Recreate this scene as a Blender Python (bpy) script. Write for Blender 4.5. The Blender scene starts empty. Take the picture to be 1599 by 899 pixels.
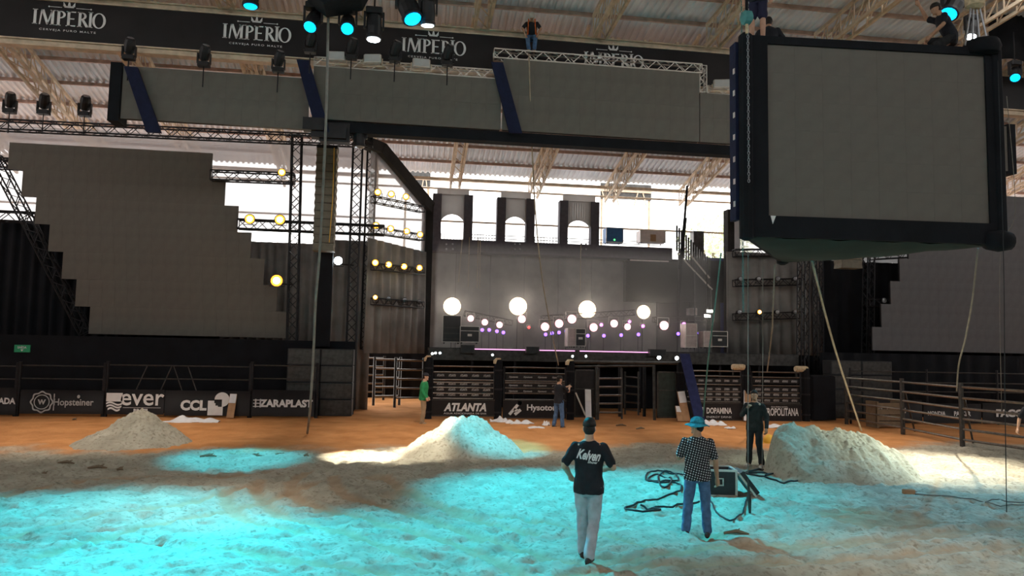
import bpy, bmesh, math, random
import numpy as np
from mathutils import Vector, Matrix, Euler

random.seed(7)
SC = bpy.context.scene
COL = SC.collection
V = Vector

# ------------------------------------------------------------------ camera
FPX, CX, CY = 1150.0, 799.5, 449.5
YAW, PITCH, ROLL, CAMZ = math.radians(8.0), math.atan(94 / 1150.0), 0.020, 2.61
_r0 = V((math.cos(YAW), -math.sin(YAW), 0)); _f0 = V((math.sin(YAW), math.cos(YAW), 0)); _z = V((0, 0, 1))
FWD = _f0 * math.cos(PITCH) + _z * math.sin(PITCH)
_u0 = _z * math.cos(PITCH) - _f0 * math.sin(PITCH)
UP = _u0 * math.cos(ROLL) - _r0 * math.sin(ROLL)
RGT = _r0 * math.cos(ROLL) + _u0 * math.sin(ROLL)
CAM = V((0, 0, CAMZ))
cd = bpy.data.cameras.new('camera'); cd.sensor_width = 36; cd.lens = FPX / 1599 * 36; cd.clip_end = 600
co = bpy.data.objects.new('camera', cd); COL.objects.link(co)
_m = Matrix.Identity(4)
for i in range(3):
    _m[i][0] = RGT[i]; _m[i][1] = UP[i]; _m[i][2] = -FWD[i]; _m[i][3] = CAM[i]
co.matrix_world = _m
SC.camera = co

def ray(px, py): return FWD * FPX + RGT * (px - CX) - UP * (py - CY)
def at(px, py, Y):                       # the point of the arena plane y = Y seen at a pixel
    d = ray(px, py); return CAM + d * (Y / d.y)
def gnd(px, py, z=0.0):                  # the point of a level plane seen at a pixel
    d = ray(px, py); return CAM + d * ((z - CAMZ) / d.z)

# ------------------------------------------------------------------ world, exposure
w = bpy.data.worlds.new('overcast_sky'); SC.world = w; w.use_nodes = True
bg = w.node_tree.nodes['Background']; bg.inputs[0].default_value = (1.0, 0.975, 0.95, 1); bg.inputs[1].default_value = 3.2
SC.view_settings.view_transform = 'Standard'; SC.view_settings.look = 'None'
SC.view_settings.exposure = 0.22; SC.view_settings.gamma = 1.0
SC.view_settings.use_curve_mapping = False
SC.cycles.max_bounces = 7; SC.cycles.diffuse_bounces = 4; SC.cycles.transparent_max_bounces = 12
SC.cycles.caustics_reflective = False; SC.cycles.caustics_refractive = False

# ------------------------------------------------------------------ materials
MATS = {}
def M(name, col, rough=.75, metal=0.0, var=.12, scale=6.0, bump=0.0, bscale=60.0, emit=None, es=0.0, alpha=1.0, spec=.3):
    m = bpy.data.materials.new(name); m.use_nodes = True; nt = m.node_tree; b = nt.nodes['Principled BSDF']
    b.inputs['Roughness'].default_value = rough; b.inputs['Metallic'].default_value = metal
    b.inputs['Specular IOR Level'].default_value = spec
    tc = nt.nodes.new('ShaderNodeTexCoord'); nz = nt.nodes.new('ShaderNodeTexNoise')
    nz.inputs['Scale'].default_value = scale; nz.inputs['Detail'].default_value = 4
    nt.links.new(tc.outputs['Object'], nz.inputs['Vector'])
    cr = nt.nodes.new('ShaderNodeValToRGB')
    cr.color_ramp.elements[0].position = .3; cr.color_ramp.elements[1].position = .7
    cr.color_ramp.elements[0].color = [c * (1 - var) for c in col] + [1]
    cr.color_ramp.elements[1].color = [min(1, c * (1 + var)) for c in col] + [1]
    nt.links.new(nz.outputs['Fac'], cr.inputs['Fac']); nt.links.new(cr.outputs['Color'], b.inputs['Base Color'])
    if bump:
        n2 = nt.nodes.new('ShaderNodeTexNoise'); n2.inputs['Scale'].default_value = bscale; n2.inputs['Detail'].default_value = 5
        nt.links.new(tc.outputs['Object'], n2.inputs['Vector'])
        bp = nt.nodes.new('ShaderNodeBump'); bp.inputs['Strength'].default_value = bump; bp.inputs['Distance'].default_value = .03
        nt.links.new(n2.outputs['Fac'], bp.inputs['Height']); nt.links.new(bp.outputs['Normal'], b.inputs['Normal'])
    if emit:
        b.inputs['Emission Color'].default_value = (*emit, 1); b.inputs['Emission Strength'].default_value = es
    if alpha < 1: b.inputs['Alpha'].default_value = alpha
    MATS[name] = m
    return m

M('black_cloth', (.0075, .0085, .0115), .95, var=.3, scale=1.5, bump=.3, bscale=9)
M('grey_cloth', (.25, .235, .225), .9, var=.25, scale=1.2, bump=.3, bscale=6)
M('black_paint', (.014, .014, .016), .5, var=.3)
M('black_steel', (.02, .02, .023), .45, .5, var=.3)
M('dark_steel', (.07, .068, .065), .4, .7, var=.3)
M('rail_steel', (.21, .19, .17), .32, .9, var=.25, scale=14)
M('cream_paint', (.62, .50, .37), .6, var=.2, scale=4)
M('alu', (.62, .58, .53), .4, .5, var=.12)
M('banner_vinyl', (.014, .012, .013), .55, var=.35, scale=.8, bump=.15, bscale=2)
M('print_white', (.78, .78, .78), .6, var=.05)
M('print_grey', (.45, .45, .45), .6, var=.05)
M('led_face', (.156, .144, .128), .85, var=.10, scale=2.2, bump=.1, bscale=120, spec=.1)
M('led_face_grey', (.15, .15, .157), .85, var=.10, scale=2.2, bump=.1, bscale=120, spec=.1)
M('navy_band', (.009, .013, .042), .85, var=.2, bump=.2, bscale=20)
M('navy_cloth', (.022, .032, .11), .85, var=.2, bump=.2, bscale=20)
M('roof_sheet', (.68, .70, .75), .6, .0, var=.16, scale=.7)
M('purlin_rust', (.45, .31, .26), .7, var=.25, scale=3)
M('case_black', (.03, .032, .035), .5, var=.2)
M('case_pink', (.50, .40, .38), .55, var=.15)
M('case_blue', (.05, .15, .35), .5, var=.15)
M('case_white', (.7, .62, .6), .6, var=.1)
M('arch_panel', (.72, .68, .66), .85, var=.08, scale=3)
M('pillar_purple', (.10, .095, .115), .85, var=.15)
M('cardboard', (.42, .25, .14), .85, var=.15)
M('white_paper', (.8, .8, .83), .85, var=.06)
M('wood_cap', (.6, .47, .3), .7, var=.25, scale=12)
M('green_sign', (.03, .35, .16), .5, var=.1)
M('rope', (.36, .30, .22), .9, var=.2)
M('rope_teal', (.08, .26, .26), .8, var=.2)
M('cable_black', (.02, .025, .028), .6, var=.2)
M('cable_grey', (.20, .19, .17), .7, var=.2)
M('lens_dark', (.30, .30, .32), .15, .3, var=.1)
M('yellow_plastic', (.7, .42, .05), .5, var=.1)
M('door_green', (.03, .045, .04), .6, var=.25)
M('leaf', (.62, .68, .48), .8, var=.3, scale=2)
M('bark', (.2, .15, .1), .9)
M('pa_box', (.17, .155, .12), .6, var=.15)
M('chain_steel', (.35, .36, .38), .4, .9)
M('cloth_green_black', (.015, .03, .026), .9, var=.3, scale=1)
M('concrete', (.80, .78, .76), .9, var=.06, scale=.5)
M('wet_black', (.02, .02, .022), .3)
M('glass_sheet', (.8, .8, .8), .5)
def EM(name, col, s):
    m = bpy.data.materials.new(name); m.use_nodes = True; nt = m.node_tree
    b = nt.nodes['Principled BSDF']; b.inputs['Base Color'].default_value = (*[min(1, c) for c in col], 1)
    b.inputs['Emission Color'].default_value = (*col, 1); b.inputs['Emission Strength'].default_value = s; MATS[name] = m
EM('glow_amber', (1, .36, .03), 2.2); EM('bulb_amber', (1, .72, .28), 30); EM('rim_white', (1, .80, .5), 2.5); EM('glow_white', (1, .93, .8), 40); EM('glow_pink', (1, .50, .52), 2.2); EM('bulb_pink', (1, .8, .78), 22)
EM('glow_violet', (.22, .10, 1), 4); EM('glow_magenta', (.9, .15, .9), 5); EM('glow_cyan', (.0, .5, 1), 1.9)
EM('glow_cold', (.85, .95, 1), 25); EM('glow_red', (1, .08, .08), 2); EM('glow_strip', (1, .45, .8), 1.2); EM('glow_green', (.1, 1, .2), 2)

def gauze(name, col, alpha):
    m = bpy.data.materials.new(name); m.use_nodes = True; nt = m.node_tree; nt.nodes.clear()
    o = nt.nodes.new('ShaderNodeOutputMaterial'); mx = nt.nodes.new('ShaderNodeMixShader')
    tr = nt.nodes.new('ShaderNodeBsdfTransparent'); ad = nt.nodes.new('ShaderNodeMixShader')
    df = nt.nodes.new('ShaderNodeBsdfDiffuse'); tl = nt.nodes.new('ShaderNodeBsdfTranslucent')
    tc = nt.nodes.new('ShaderNodeTexCoord'); nz = nt.nodes.new('ShaderNodeTexNoise'); nz.inputs['Scale'].default_value = .9
    nt.links.new(tc.outputs['Object'], nz.inputs['Vector'])
    mr = nt.nodes.new('ShaderNodeMapRange'); mr.inputs[3].default_value = alpha - .08; mr.inputs[4].default_value = alpha + .08
    nt.links.new(nz.outputs['Fac'], mr.inputs[0]); nt.links.new(mr.outputs[0], mx.inputs[0])
    df.inputs[0].default_value = (*col, 1); tl.inputs[0].default_value = (*col, 1); ad.inputs[0].default_value = .5
    nt.links.new(df.outputs[0], ad.inputs[1]); nt.links.new(tl.outputs[0], ad.inputs[2])
    nt.links.new(tr.outputs[0], mx.inputs[1]); nt.links.new(ad.outputs[0], mx.inputs[2]); nt.links.new(mx.outputs[0], o.inputs[0])
    MATS[name] = m
gauze('gauze', (.42, .41, .42), .5)
gauze('arch_gauze', (.5, .47, .45), .90)
M('charcoal', (.028, .026, .026), .95, var=.3, scale=1.5, bump=.3, bscale=9)
gauze('gauze_dark', (.06, .058, .06), .8)

# ------------------------------------------------------------------ builders
class MB:
    def __init__(s): s.v = []; s.f = []
    def add(s, vs, fs):
        n = len(s.v); s.v += [tuple(p) for p in vs]; s.f += [tuple(i + n for i in f) for f in fs]; return s
    def hexa(s, c8):                     # bottom four then top four, counter-clockwise from above
        return s.add(c8, [(3, 2, 1, 0), (4, 5, 6, 7), (0, 1, 5, 4), (1, 2, 6, 5), (2, 3, 7, 6), (3, 0, 4, 7)])
    def box(s, x0, x1, y0, y1, z0, z1):
        return s.hexa([(x0, y0, z0), (x1, y0, z0), (x1, y1, z0), (x0, y1, z0), (x0, y0, z1), (x1, y0, z1), (x1, y1, z1), (x0, y1, z1)])
    def cbox(s, x0, x1, y0, y1, z0, z1, b=.02):   # a box with chamfered vertical edges and top
        o = [(x0 + b, y0), (x1 - b, y0), (x1, y0 + b), (x1, y1 - b), (x1 - b, y1), (x0 + b, y1), (x0, y1 - b), (x0, y0 + b)]
        cx, cy = (x0 + x1) / 2, (y0 + y1) / 2
        sh = lambda p: (cx + (p[0] - cx) * (1 - 2 * b / max(.01, x1 - x0)), cy + (p[1] - cy) * (1 - 2 * b / max(.01, y1 - y0)))
        vs = [(*p, z0) for p in o] + [(*p, z1 - b) for p in o] + [(*sh(p), z1) for p in o]
        fs = [tuple(range(7, -1, -1)), tuple(range(16, 24))]
        for k in (0, 8):
            fs += [(k + i, k + (i + 1) % 8, k + 8 + (i + 1) % 8, k + 8 + i) for i in range(8)]
        return s.add(vs, fs)
    def beam(s, p, q, w=.05, h=None, up=(0, 0, 1)):
        p, q = V(p), V(q); d = (q - p).normalized(); u = V(up)
        if abs(d.dot(u)) > .95: u = V((0, 1, 0))
        a = d.cross(u).normalized(); b = a.cross(d).normalized(); h = h or w; a *= w / 2; b *= h / 2
        c = [p - a - b, p + a - b, q + a - b, q - a - b, p - a + b, p + a + b, q + a + b, q - a + b]
        return s.hexa(c)
    def path(s, pts, r, n=6):
        pts = [V(p) for p in pts]; N = len(pts); vs = []
        rs = r if isinstance(r, (list, tuple)) else [r] * N
        u = None
        for i, p in enumerate(pts):
            t = (pts[min(i + 1, N - 1)] - pts[max(i - 1, 0)]).normalized()
            if u is None: u = t.orthogonal().normalized()
            u = (u - t * u.dot(t)); u = u.normalized() if u.length > 1e-6 else t.orthogonal().normalized()
            b = t.cross(u)
            vs += [p + (u * math.cos(2 * math.pi * k / n) + b * math.sin(2 * math.pi * k / n)) * rs[i] for k in range(n)]
        fs = [(i * n + k, i * n + (k + 1) % n, (i + 1) * n + (k + 1) % n, (i + 1) * n + k) for i in range(N - 1) for k in range(n)]
        fs += [tuple(range(n - 1, -1, -1)), tuple((N - 1) * n + k for k in range(n))]
        return s.add(vs, fs)
    def tube(s, p, q, r, n=8): return s.path([p, q], r, n)
    def lathe(s, prof, c=(0, 0, 0), axis=(0, 0, 1), n=14):   # prof: (radius, height) pairs
        ax = V(axis).normalized(); u = ax.orthogonal().normalized(); b = ax.cross(u); c = V(c); vs = []
        for r, h in prof:
            vs += [c + ax * h + (u * math.cos(2 * math.pi * k / n) + b * math.sin(2 * math.pi * k / n)) * r for k in range(n)]
        N = len(prof)
        fs = [(i * n + k, i * n + (k + 1) % n, (i + 1) * n + (k + 1) % n, (i + 1) * n + k) for i in range(N - 1) for k in range(n)]
        fs += [tuple(range(n - 1, -1, -1)), tuple((N - 1) * n + k for k in range(n))]
        return s.add(vs, fs)
    def prism(s, poly, y0, y1):          # a convex or simple outline in x, z pulled from y0 to y1
        n = len(poly); vs = [(x, y0, z) for x, z in poly] + [(x, y1, z) for x, z in poly]
        return s.add(vs, [tuple(range(n)), tuple(range(2 * n - 1, n - 1, -1))] + [((i + 1) % n, i, n + i, n + (i + 1) % n) for i in range(n)])
    def ball(s, c, r, n=10, m=6):
        r = (r, r, r) if not isinstance(r, (tuple, list)) else r
        vs = [(c[0], c[1], c[2] - r[2])]
        for j in range(1, m):
            a = math.pi * j / m - math.pi / 2
            vs += [(c[0] + r[0] * math.cos(a) * math.cos(2 * math.pi * k / n), c[1] + r[1] * math.cos(a) * math.sin(2 * math.pi * k / n), c[2] + r[2] * math.sin(a)) for k in range(n)]
        vs.append((c[0], c[1], c[2] + r[2])); L = len(vs) - 1
        fs = [(0, 1 + (k + 1) % n, 1 + k) for k in range(n)]
        for j in range(m - 2):
            fs += [(1 + j * n + k, 1 + j * n + (k + 1) % n, 1 + (j + 1) * n + (k + 1) % n, 1 + (j + 1) * n + k) for k in range(n)]
        fs += [(L, L - n + k, L - n + (k + 1) % n) for k in range(n)]
        return s.add(vs, fs)
    def mesh(s, name):
        me = bpy.data.meshes.new(name); me.from_pydata(s.v, [], s.f); me.update(); return me
    def build(s, name, mat, parent=None, world=False, smooth=False):
        if world and parent is not None:
            l = base_of(parent); s.v = [(a - l[0], b - l[1], c - l[2]) for a, b, c in s.v]
        return put(name, s.mesh(name), mat, parent, smooth)
def base_of(o):
    l = V((0, 0, 0))
    while o is not None: l += o.location; o = o.parent
    return l
def put(name, me, mat, parent=None, smooth=False, loc=(0, 0, 0), rot=(0, 0, 0)):
    o = bpy.data.objects.new(name, me); COL.objects.link(o)
    if mat is not None and not me.materials: me.materials.append(MATS[mat] if isinstance(mat, str) else mat)
    if smooth:
        for p in me.polygons: p.use_smooth = True
    o.parent = parent; o.location = loc; o.rotation_euler = rot
    return o
def tag(o, label=None, cat=None, group=None, kind=None):
    if label: o['label'] = label
    if cat: o['category'] = cat
    if group: o['group'] = group
    if kind: o['kind'] = kind
    return o
def thing(name, label, cat, loc=(0, 0, 0), rz=0.0, group=None, kind=None):
    o = bpy.data.objects.new(name, None); COL.objects.link(o); o.location = loc; o.rotation_euler = (0, 0, rz); o.empty_display_size = .1
    return tag(o, label, cat, group, kind)
def copy_tree(o, parent=None):
    c = o.copy(); COL.objects.link(c); c.parent = parent
    for ch in list(o.children): copy_tree(ch, c)
    return c
ORD = ['first', 'second', 'third', 'fourth', 'fifth', 'sixth', 'seventh', 'eighth', 'ninth', 'tenth', 'eleventh', 'twelfth', 'thirteenth', 'fourteenth', 'fifteenth', 'sixteenth']

def text_mesh(s, width=None, height=None, bold=0.0, shear=0.0, space=1.0):
    cu = bpy.data.curves.new('lettering', 'FONT'); cu.body = s; cu.size = 1; cu.offset = bold; cu.shear = shear
    cu.space_character = space; cu.resolution_u = 3; cu.align_x = 'CENTER'
    o = bpy.data.objects.new('lettering', cu); COL.objects.link(o)
    dg = bpy.context.evaluated_depsgraph_get()
    me = bpy.data.meshes.new_from_object(o.evaluated_get(dg)); bpy.data.objects.remove(o); bpy.data.curves.remove(cu)
    co_ = np.empty(len(me.vertices) * 3); me.vertices.foreach_get('co', co_); co_ = co_.reshape(-1, 3)
    lo, hi = co_.min(0), co_.max(0); c = (lo + hi) / 2
    sx = width / (hi[0] - lo[0]) if width else None; sy = height / (hi[1] - lo[1]) if height else None
    sx = sx or sy; sy = sy or sx
    new = np.zeros_like(co_); new[:, 0] = (co_[:, 0] - c[0]) * sx; new[:, 2] = (co_[:, 1] - c[1]) * sy
    me.vertices.foreach_set('co', new.ravel()); me.update(); me.materials.clear()
    return me
def letter(s, parent, x, y, z, width=None, height=None, mat='print_white', **k):
    return put('lettering', text_mesh(s, width, height, **k), mat, parent, loc=(x, y, z))

def smoothstep(a, b, x):
    t = np.clip((x - a) / (b - a), 0, 1); return t * t * (3 - 2 * t)
def vnoise(x, y, seed=0):
    xi = np.floor(x).astype(np.int64); yi = np.floor(y).astype(np.int64); fx = x - xi; fy = y - yi
    def h(a, b):
        n = (a * 374761393 + b * 668265263 + seed * 982451653) & 0x7fffffff
        n = ((n ^ (n >> 13)) * 1274126177) & 0x7fffffff
        return ((n ^ (n >> 16)) & 0xffff) / 65535.0
    u = fx * fx * (3 - 2 * fx); v = fy * fy * (3 - 2 * fy)
    return (h(xi, yi) * (1 - u) + h(xi + 1, yi) * u) * (1 - v) + (h(xi, yi + 1) * (1 - u) + h(xi + 1, yi + 1) * u) * v - .5
def fbm(x, y, seed=0, n=4):
    return sum(vnoise(x * 2 ** i + 17 * i, y * 2 ** i, seed + i) / 2 ** i for i in range(n))
# ------------------------------------------------------------------ moving heads and the beams they throw
def moving_head(name, label, p, aim, glow, group, spot=None, size=1.0, drop=.5, cat='stage light'):
    """a hanging moving-head lamp: clamp, base, yoke arms, head, lens; spot = (colour, watts, cone degrees, blend)"""
    p = V(p); d = (V(aim) - p).normalized()
    t = thing(name, label, cat, p, 0, group); s = size
    MB().tube((0, 0, .28 * s), (0, 0, .28 * s + drop), .02 * s, 6).build('hanging_pipe', 'black_steel', t)
    MB().cbox(-.17 * s, .17 * s, -.12 * s, .12 * s, .20 * s, .34 * s, .02).build('lamp_base', 'black_paint', t)
    for k in (-1, 1):
        MB().beam((k * .19 * s, 0, .25 * s), (k * .19 * s, 0, -.1 * s), .04 * s, .1 * s).build('yoke_arm', 'black_paint', t)
    MB().lathe([(.07 * s, -.30 * s), (.15 * s, -.24 * s), (.165 * s, 0), (.15 * s, .16 * s), (.165 * s, .18 * s), (.165 * s, .24 * s), (.14 * s, .24 * s)], (0, 0, -.08 * s), d, 14).build('lamp_head', 'black_paint', t, smooth=False)
    MB().lathe([(.005, .245 * s), (.135 * s, .245 * s), (.12 * s, .262 * s), (.005, .28 * s)], (0, 0, -.08 * s), d, 14).build('lens', glow, t)
    if spot:
        col, watts, cone, blend = spot
        L = bpy.data.lights.new('spot_beam', 'SPOT'); L.color = col; L.energy = watts; L.spot_size = math.radians(cone); L.spot_blend = blend; L.shadow_soft_size = .12
        o = bpy.data.objects.new('spot_beam', L); COL.objects.link(o); o.parent = t
        o.location = V((0, 0, -.08 * s)) + d * (.34 * s); o.rotation_euler = d.to_track_quat('-Z', 'Y').to_euler()
    return t

CYAN = (0.0, .72, 1.0); WHITE = (1, .90, .72)
G_RIG = 'moving heads on the roof rig'
def rig(label, px, py, Y, tgt, glow, spot, size=1.0, drop=1.6):
    a = gnd(*tgt); moving_head('moving_head', label, at(px, py, Y), a, glow, G_RIG, spot, size, drop)
rig('cyan moving head hanging before the banner, lower left of the dark rig box', 489, 28, 18.0, (40, 850), 'glow_cyan', (CYAN, 13500, 38, .8), 1.1)
rig('cyan moving head hanging directly under the dark rig box', 543, 33, 18.0, (470, 960), 'glow_cyan', (CYAN, 15000, 38, .7), 1.1)
rig('large cyan moving head at the top edge near the middle', 638, 4, 17.0, (930, 775), 'glow_cyan', (CYAN, 11500, 38, .8), 1.5)
rig('white moving head with a tilted body below the rig box', 584, 38, 18.0, (565, 711), 'glow_cold', (WHITE, 15000, 12, .5), 1.2)
rig('slim white moving head beside the large cyan one', 668, 16, 17.0, (668, 702), 'glow_cold', (WHITE, 11000, 11, .5), 1.1)
rig('cyan moving head above the right end of the hanging screen block', 1488, 2, 17.0, (1090, 765), 'glow_cyan', (CYAN, 6500, 27, .85), 1.5, 1.5)
rig('white moving head lighting the sand behind the rigger', 1517, 42, 18.2, (1450, 728), 'glow_cold', (WHITE, 19000, 31, 1.0), 1.0, 2.0)
rig('blue moving head hanging before the dark banner at the right edge', 1585, 112, 20.0, (1600, 800), 'glow_cyan', ((.0, .62, 1), 7000, 30, .8), 1.0, 1.0)
rig('cyan moving head half cut off by the top edge', 392, -14, 18.0, (370, 715), 'glow_cyan', (CYAN, 6500, 20, .8), 1.2, 1.2)
for lab_, p_, t_, sp_ in (('cyan moving head above the picture aimed at the round mound', (2.2, 9.5, 12.4), gnd(768, 700) + V((0, 0, .3)), (CYAN, 15000, 13, .6)),
        ('white moving head above the picture aimed at the pool beside the round mound', (-2.5, 9.5, 12.4), gnd(632, 712) + V((0, 0, .2)), (WHITE, 9500, 10.5, .7)),
        ('greenish white moving head above the picture aimed at the large mound', (19.0, 9.6, 11.5), gnd(1345, 735) + V((0, 0, .4)), ((.80, 1, .84), 8000, 15, .9))):
    moving_head('moving_head', lab_, V(p_), t_, 'glow_cyan' if sp_[0] is CYAN else 'glow_cold', G_RIG, sp_, 1.0, 1.0)
# unseen warm fill lamps added above the picture to lift dirt, sand and screens
for i_, (x_, y_, z_, tx, ty, wt, cn_, bl_) in enumerate(((-8, 17.6, 13.0, -8.5, 22, 3000, 48, .8), (2, 17.6, 13.0, 2, 22, 3000, 48, .8), (12, 17.6, 13.0, 12.5, 22, 3000, 48, .8), (-2.2, 8.5, 13.2, -3.2, 12.9, 2500, 22, 1.0), (9.0, 5.0, 13.2, gnd(1480, 885).x, gnd(1480, 885).y, 2300, 24, 1.0))):
    moving_head('fill_lamp', f'{ORD[i_]} added unseen warm fill lamp above the picture', V((x_, y_, z_)), V((tx, ty, 0)), 'glow_white', 'fill lamps added above the picture', ((1, .86, .72), wt, cn_, bl_), 1.2, .6)

# ------------------------------------------------------------------ ground
def track_field(X, Y, pts, width):
    best = np.full(X.shape, 9.0); along = np.zeros(X.shape); acc = 0.0
    for (a, b) in zip(pts[:-1], pts[1:]):
        dx, dy = b[0] - a[0], b[1] - a[1]; L = math.hypot(dx, dy)
        if L < 1e-4: continue
        t = np.clip(((X - a[0]) * dx + (Y - a[1]) * dy) / (L * L), 0, 1)
        d = np.hypot(X - a[0] - t * dx, Y - a[1] - t * dy); sel = d < best
        best = np.where(sel, d, best); along = np.where(sel, acc + t * L, along); acc += L
    return best, along
def spline(pts, n=8):
    out = []
    P = [pts[0]] + list(pts) + [pts[-1]]
    for i in range(1, len(P) - 2):
        p0, p1, p2, p3 = [V(p) for p in P[i - 1:i + 3]]
        for k in range(n):
            t = k / n
            out.append(.5 * ((2 * p1) + (p2 - p0) * t + (2 * p0 - 5 * p1 + 4 * p2 - p3) * t * t + (3 * p1 - p0 - 3 * p2 + p3) * t ** 3))
    out.append(V(pts[-1])); return out
TRACKS_PX = [
    ([(980, 872), (1130, 852), (1290, 845), (1450, 835), (1640, 812)], .30), ([(880, 899), (1040, 880), (1230, 876), (1420, 862), (1640, 845)], .26),
    ([(478, 736), (455, 752), (470, 778), (560, 805), (700, 845), (820, 899)], .26), ([(408, 745), (400, 765), (440, 800), (540, 830), (640, 870)], .26),
    ([(352, 765), (360, 790), (395, 812), (470, 828)], .26), ([(520, 742), (540, 770), (640, 800), (760, 840), (900, 880)], .26),
    ([(600, 742), (640, 770), (740, 808), (830, 830)], .26), ([(0, 775), (120, 750), (260, 742), (420, 735)], .22), ([(0, 840), (140, 808), (290, 785), (400, 752)], .26),
    ([(60, 870), (220, 825), (380, 790), (490, 752)], .24), ([(300, 850), (420, 870), (600, 899)], .26), ([(640, 762), (700, 790), (860, 815), (1010, 850)], .22),
]
def ground_fields(X, Y):
    fade = smoothstep(3.6, 5, Y) * (1 - smoothstep(24, 26.5, Y)) * smoothstep(-15.5, -13.5, X) * (1 - smoothstep(16, 18, X))
    sand = 1 - smoothstep(18.3, 19.8, Y + 1.6 * fbm(X * .3, Y * .35, 5) + .9 * fbm(X * 1.3, Y * 1.3, 6) - .06 * X)
    big = .10 * fbm(X * .25, Y * .25, 1, 2)
    lump = .04 * fbm(X * 1.7 + .5 * vnoise(X * .9, Y * .9, 3), Y * 2.2, 11, 3)
    foot = -smoothstep(.08, .42, vnoise(X * 3.1, Y * 4.0, 21)) * .07 - smoothstep(.05, .4, vnoise(X * 6.1, Y * 7.6, 24)) * .06 + .05 * vnoise(X * 9, Y * 10.5, 22) + .03 * vnoise(X * 16, Y * 18, 23) * (.4 + 1.2 * np.abs(vnoise(X * .8, Y * .8, 29)) * 2)
    smooth_zone = np.zeros(X.shape); brown = np.zeros(X.shape); tr = np.zeros(X.shape)
    for pts, wd in TRACKS_PX:
        P = spline([gnd(*p) for p in pts], 6)
        d, al = track_field(X, Y, [(p.x, p.y) for p in P], wd)
        prof = 1 - smoothstep(wd * .38, wd * .62, d)
        tread = np.sin((al + .35 * d) * 2 * math.pi / .11)
        tr += prof * (-.035 + .014 * tread) + .022 * np.exp(-((d - wd * .72) / .06) ** 2)
        smooth_zone = np.maximum(smooth_zone, prof); brown = np.maximum(brown, .8 * prof)
    h = big + .015 + (lump + foot) * (1 - .85 * smooth_zone) * (.35 + .65 * sand) + tr
    dents = [(1375, 806, 1.0, .42, .9), (1110, 829, .32, .10, .85), (945, 868, .42, .13, .7), (590, 745, .30, .22, .6), (615, 770, .30, .18, .5), (330, 740, .9, .12, .5)]
    for px, py, rx, ry, k in dents:
        g = gnd(px, py); q = ((X - g.x) / rx) ** 2 + ((Y - g.y) / (ry * 2.2)) ** 2 + .7 * fbm(X * 3, Y * 3, 31)
        m_ = 1 - smoothstep(.5, 1.2, q); brown = np.maximum(brown, m_ * k); h -= .05 * m_
    orange = 1 - sand
    return h * fade, np.clip(orange, 0, 1), np.clip(brown, 0, 1)
xs = np.concatenate([np.linspace(-140, -16, 16, False), np.arange(-16, 18.5, .07), np.linspace(18.6, 150, 16)])
ys = np.concatenate([np.linspace(-40, 3.5, 8, False), np.arange(3.5, 13, .05), np.arange(13, 21, .09), np.arange(21, 31, .25), np.linspace(31.2, 260, 24)])
GX, GY = np.meshgrid(xs, ys); GH, GO, GB = ground_fields(GX, GY)
def hz(x, y):
    i = int(np.clip(np.searchsorted(xs, x) - 1, 0, len(xs) - 2)); j = int(np.clip(np.searchsorted(ys, y) - 1, 0, len(ys) - 2))
    u = (x - xs[i]) / (xs[i + 1] - xs[i]); v_ = (y - ys[j]) / (ys[j + 1] - ys[j])
    return float((GH[j, i] * (1 - u) + GH[j, i + 1] * u) * (1 - v_) + (GH[j + 1, i] * (1 - u) + GH[j + 1, i + 1] * u) * v_)
def hmax(x, y, r=.15): return max(hz(x + a_, y + c_) for a_ in (-r, 0, r) for c_ in (-r, 0, r))
ny, nx = GX.shape
me = bpy.data.meshes.new('floor')
idx = np.arange(ny * nx).reshape(ny, nx)
quads = np.stack([idx[:-1, :-1], idx[:-1, 1:], idx[1:, 1:], idx[1:, :-1]], -1).reshape(-1, 4)
me.vertices.add(ny * nx); me.vertices.foreach_set('co', np.stack([GX, GY, GH], -1).ravel())
me.loops.add(quads.size); me.loops.foreach_set('vertex_index', quads.ravel())
me.polygons.add(len(quads)); me.polygons.foreach_set('loop_start', np.arange(0, quads.size, 4)); me.polygons.foreach_set('loop_total', np.full(len(quads), 4))
me.update(calc_edges=True)
for nm, a in (('orange', GO), ('brown', GB)):
    at_ = me.attributes.new(nm, 'FLOAT', 'POINT'); at_.data.foreach_set('value', a.ravel().astype(np.float32))
me.polygons.foreach_set('use_smooth', np.ones(len(quads), dtype=bool))
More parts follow.
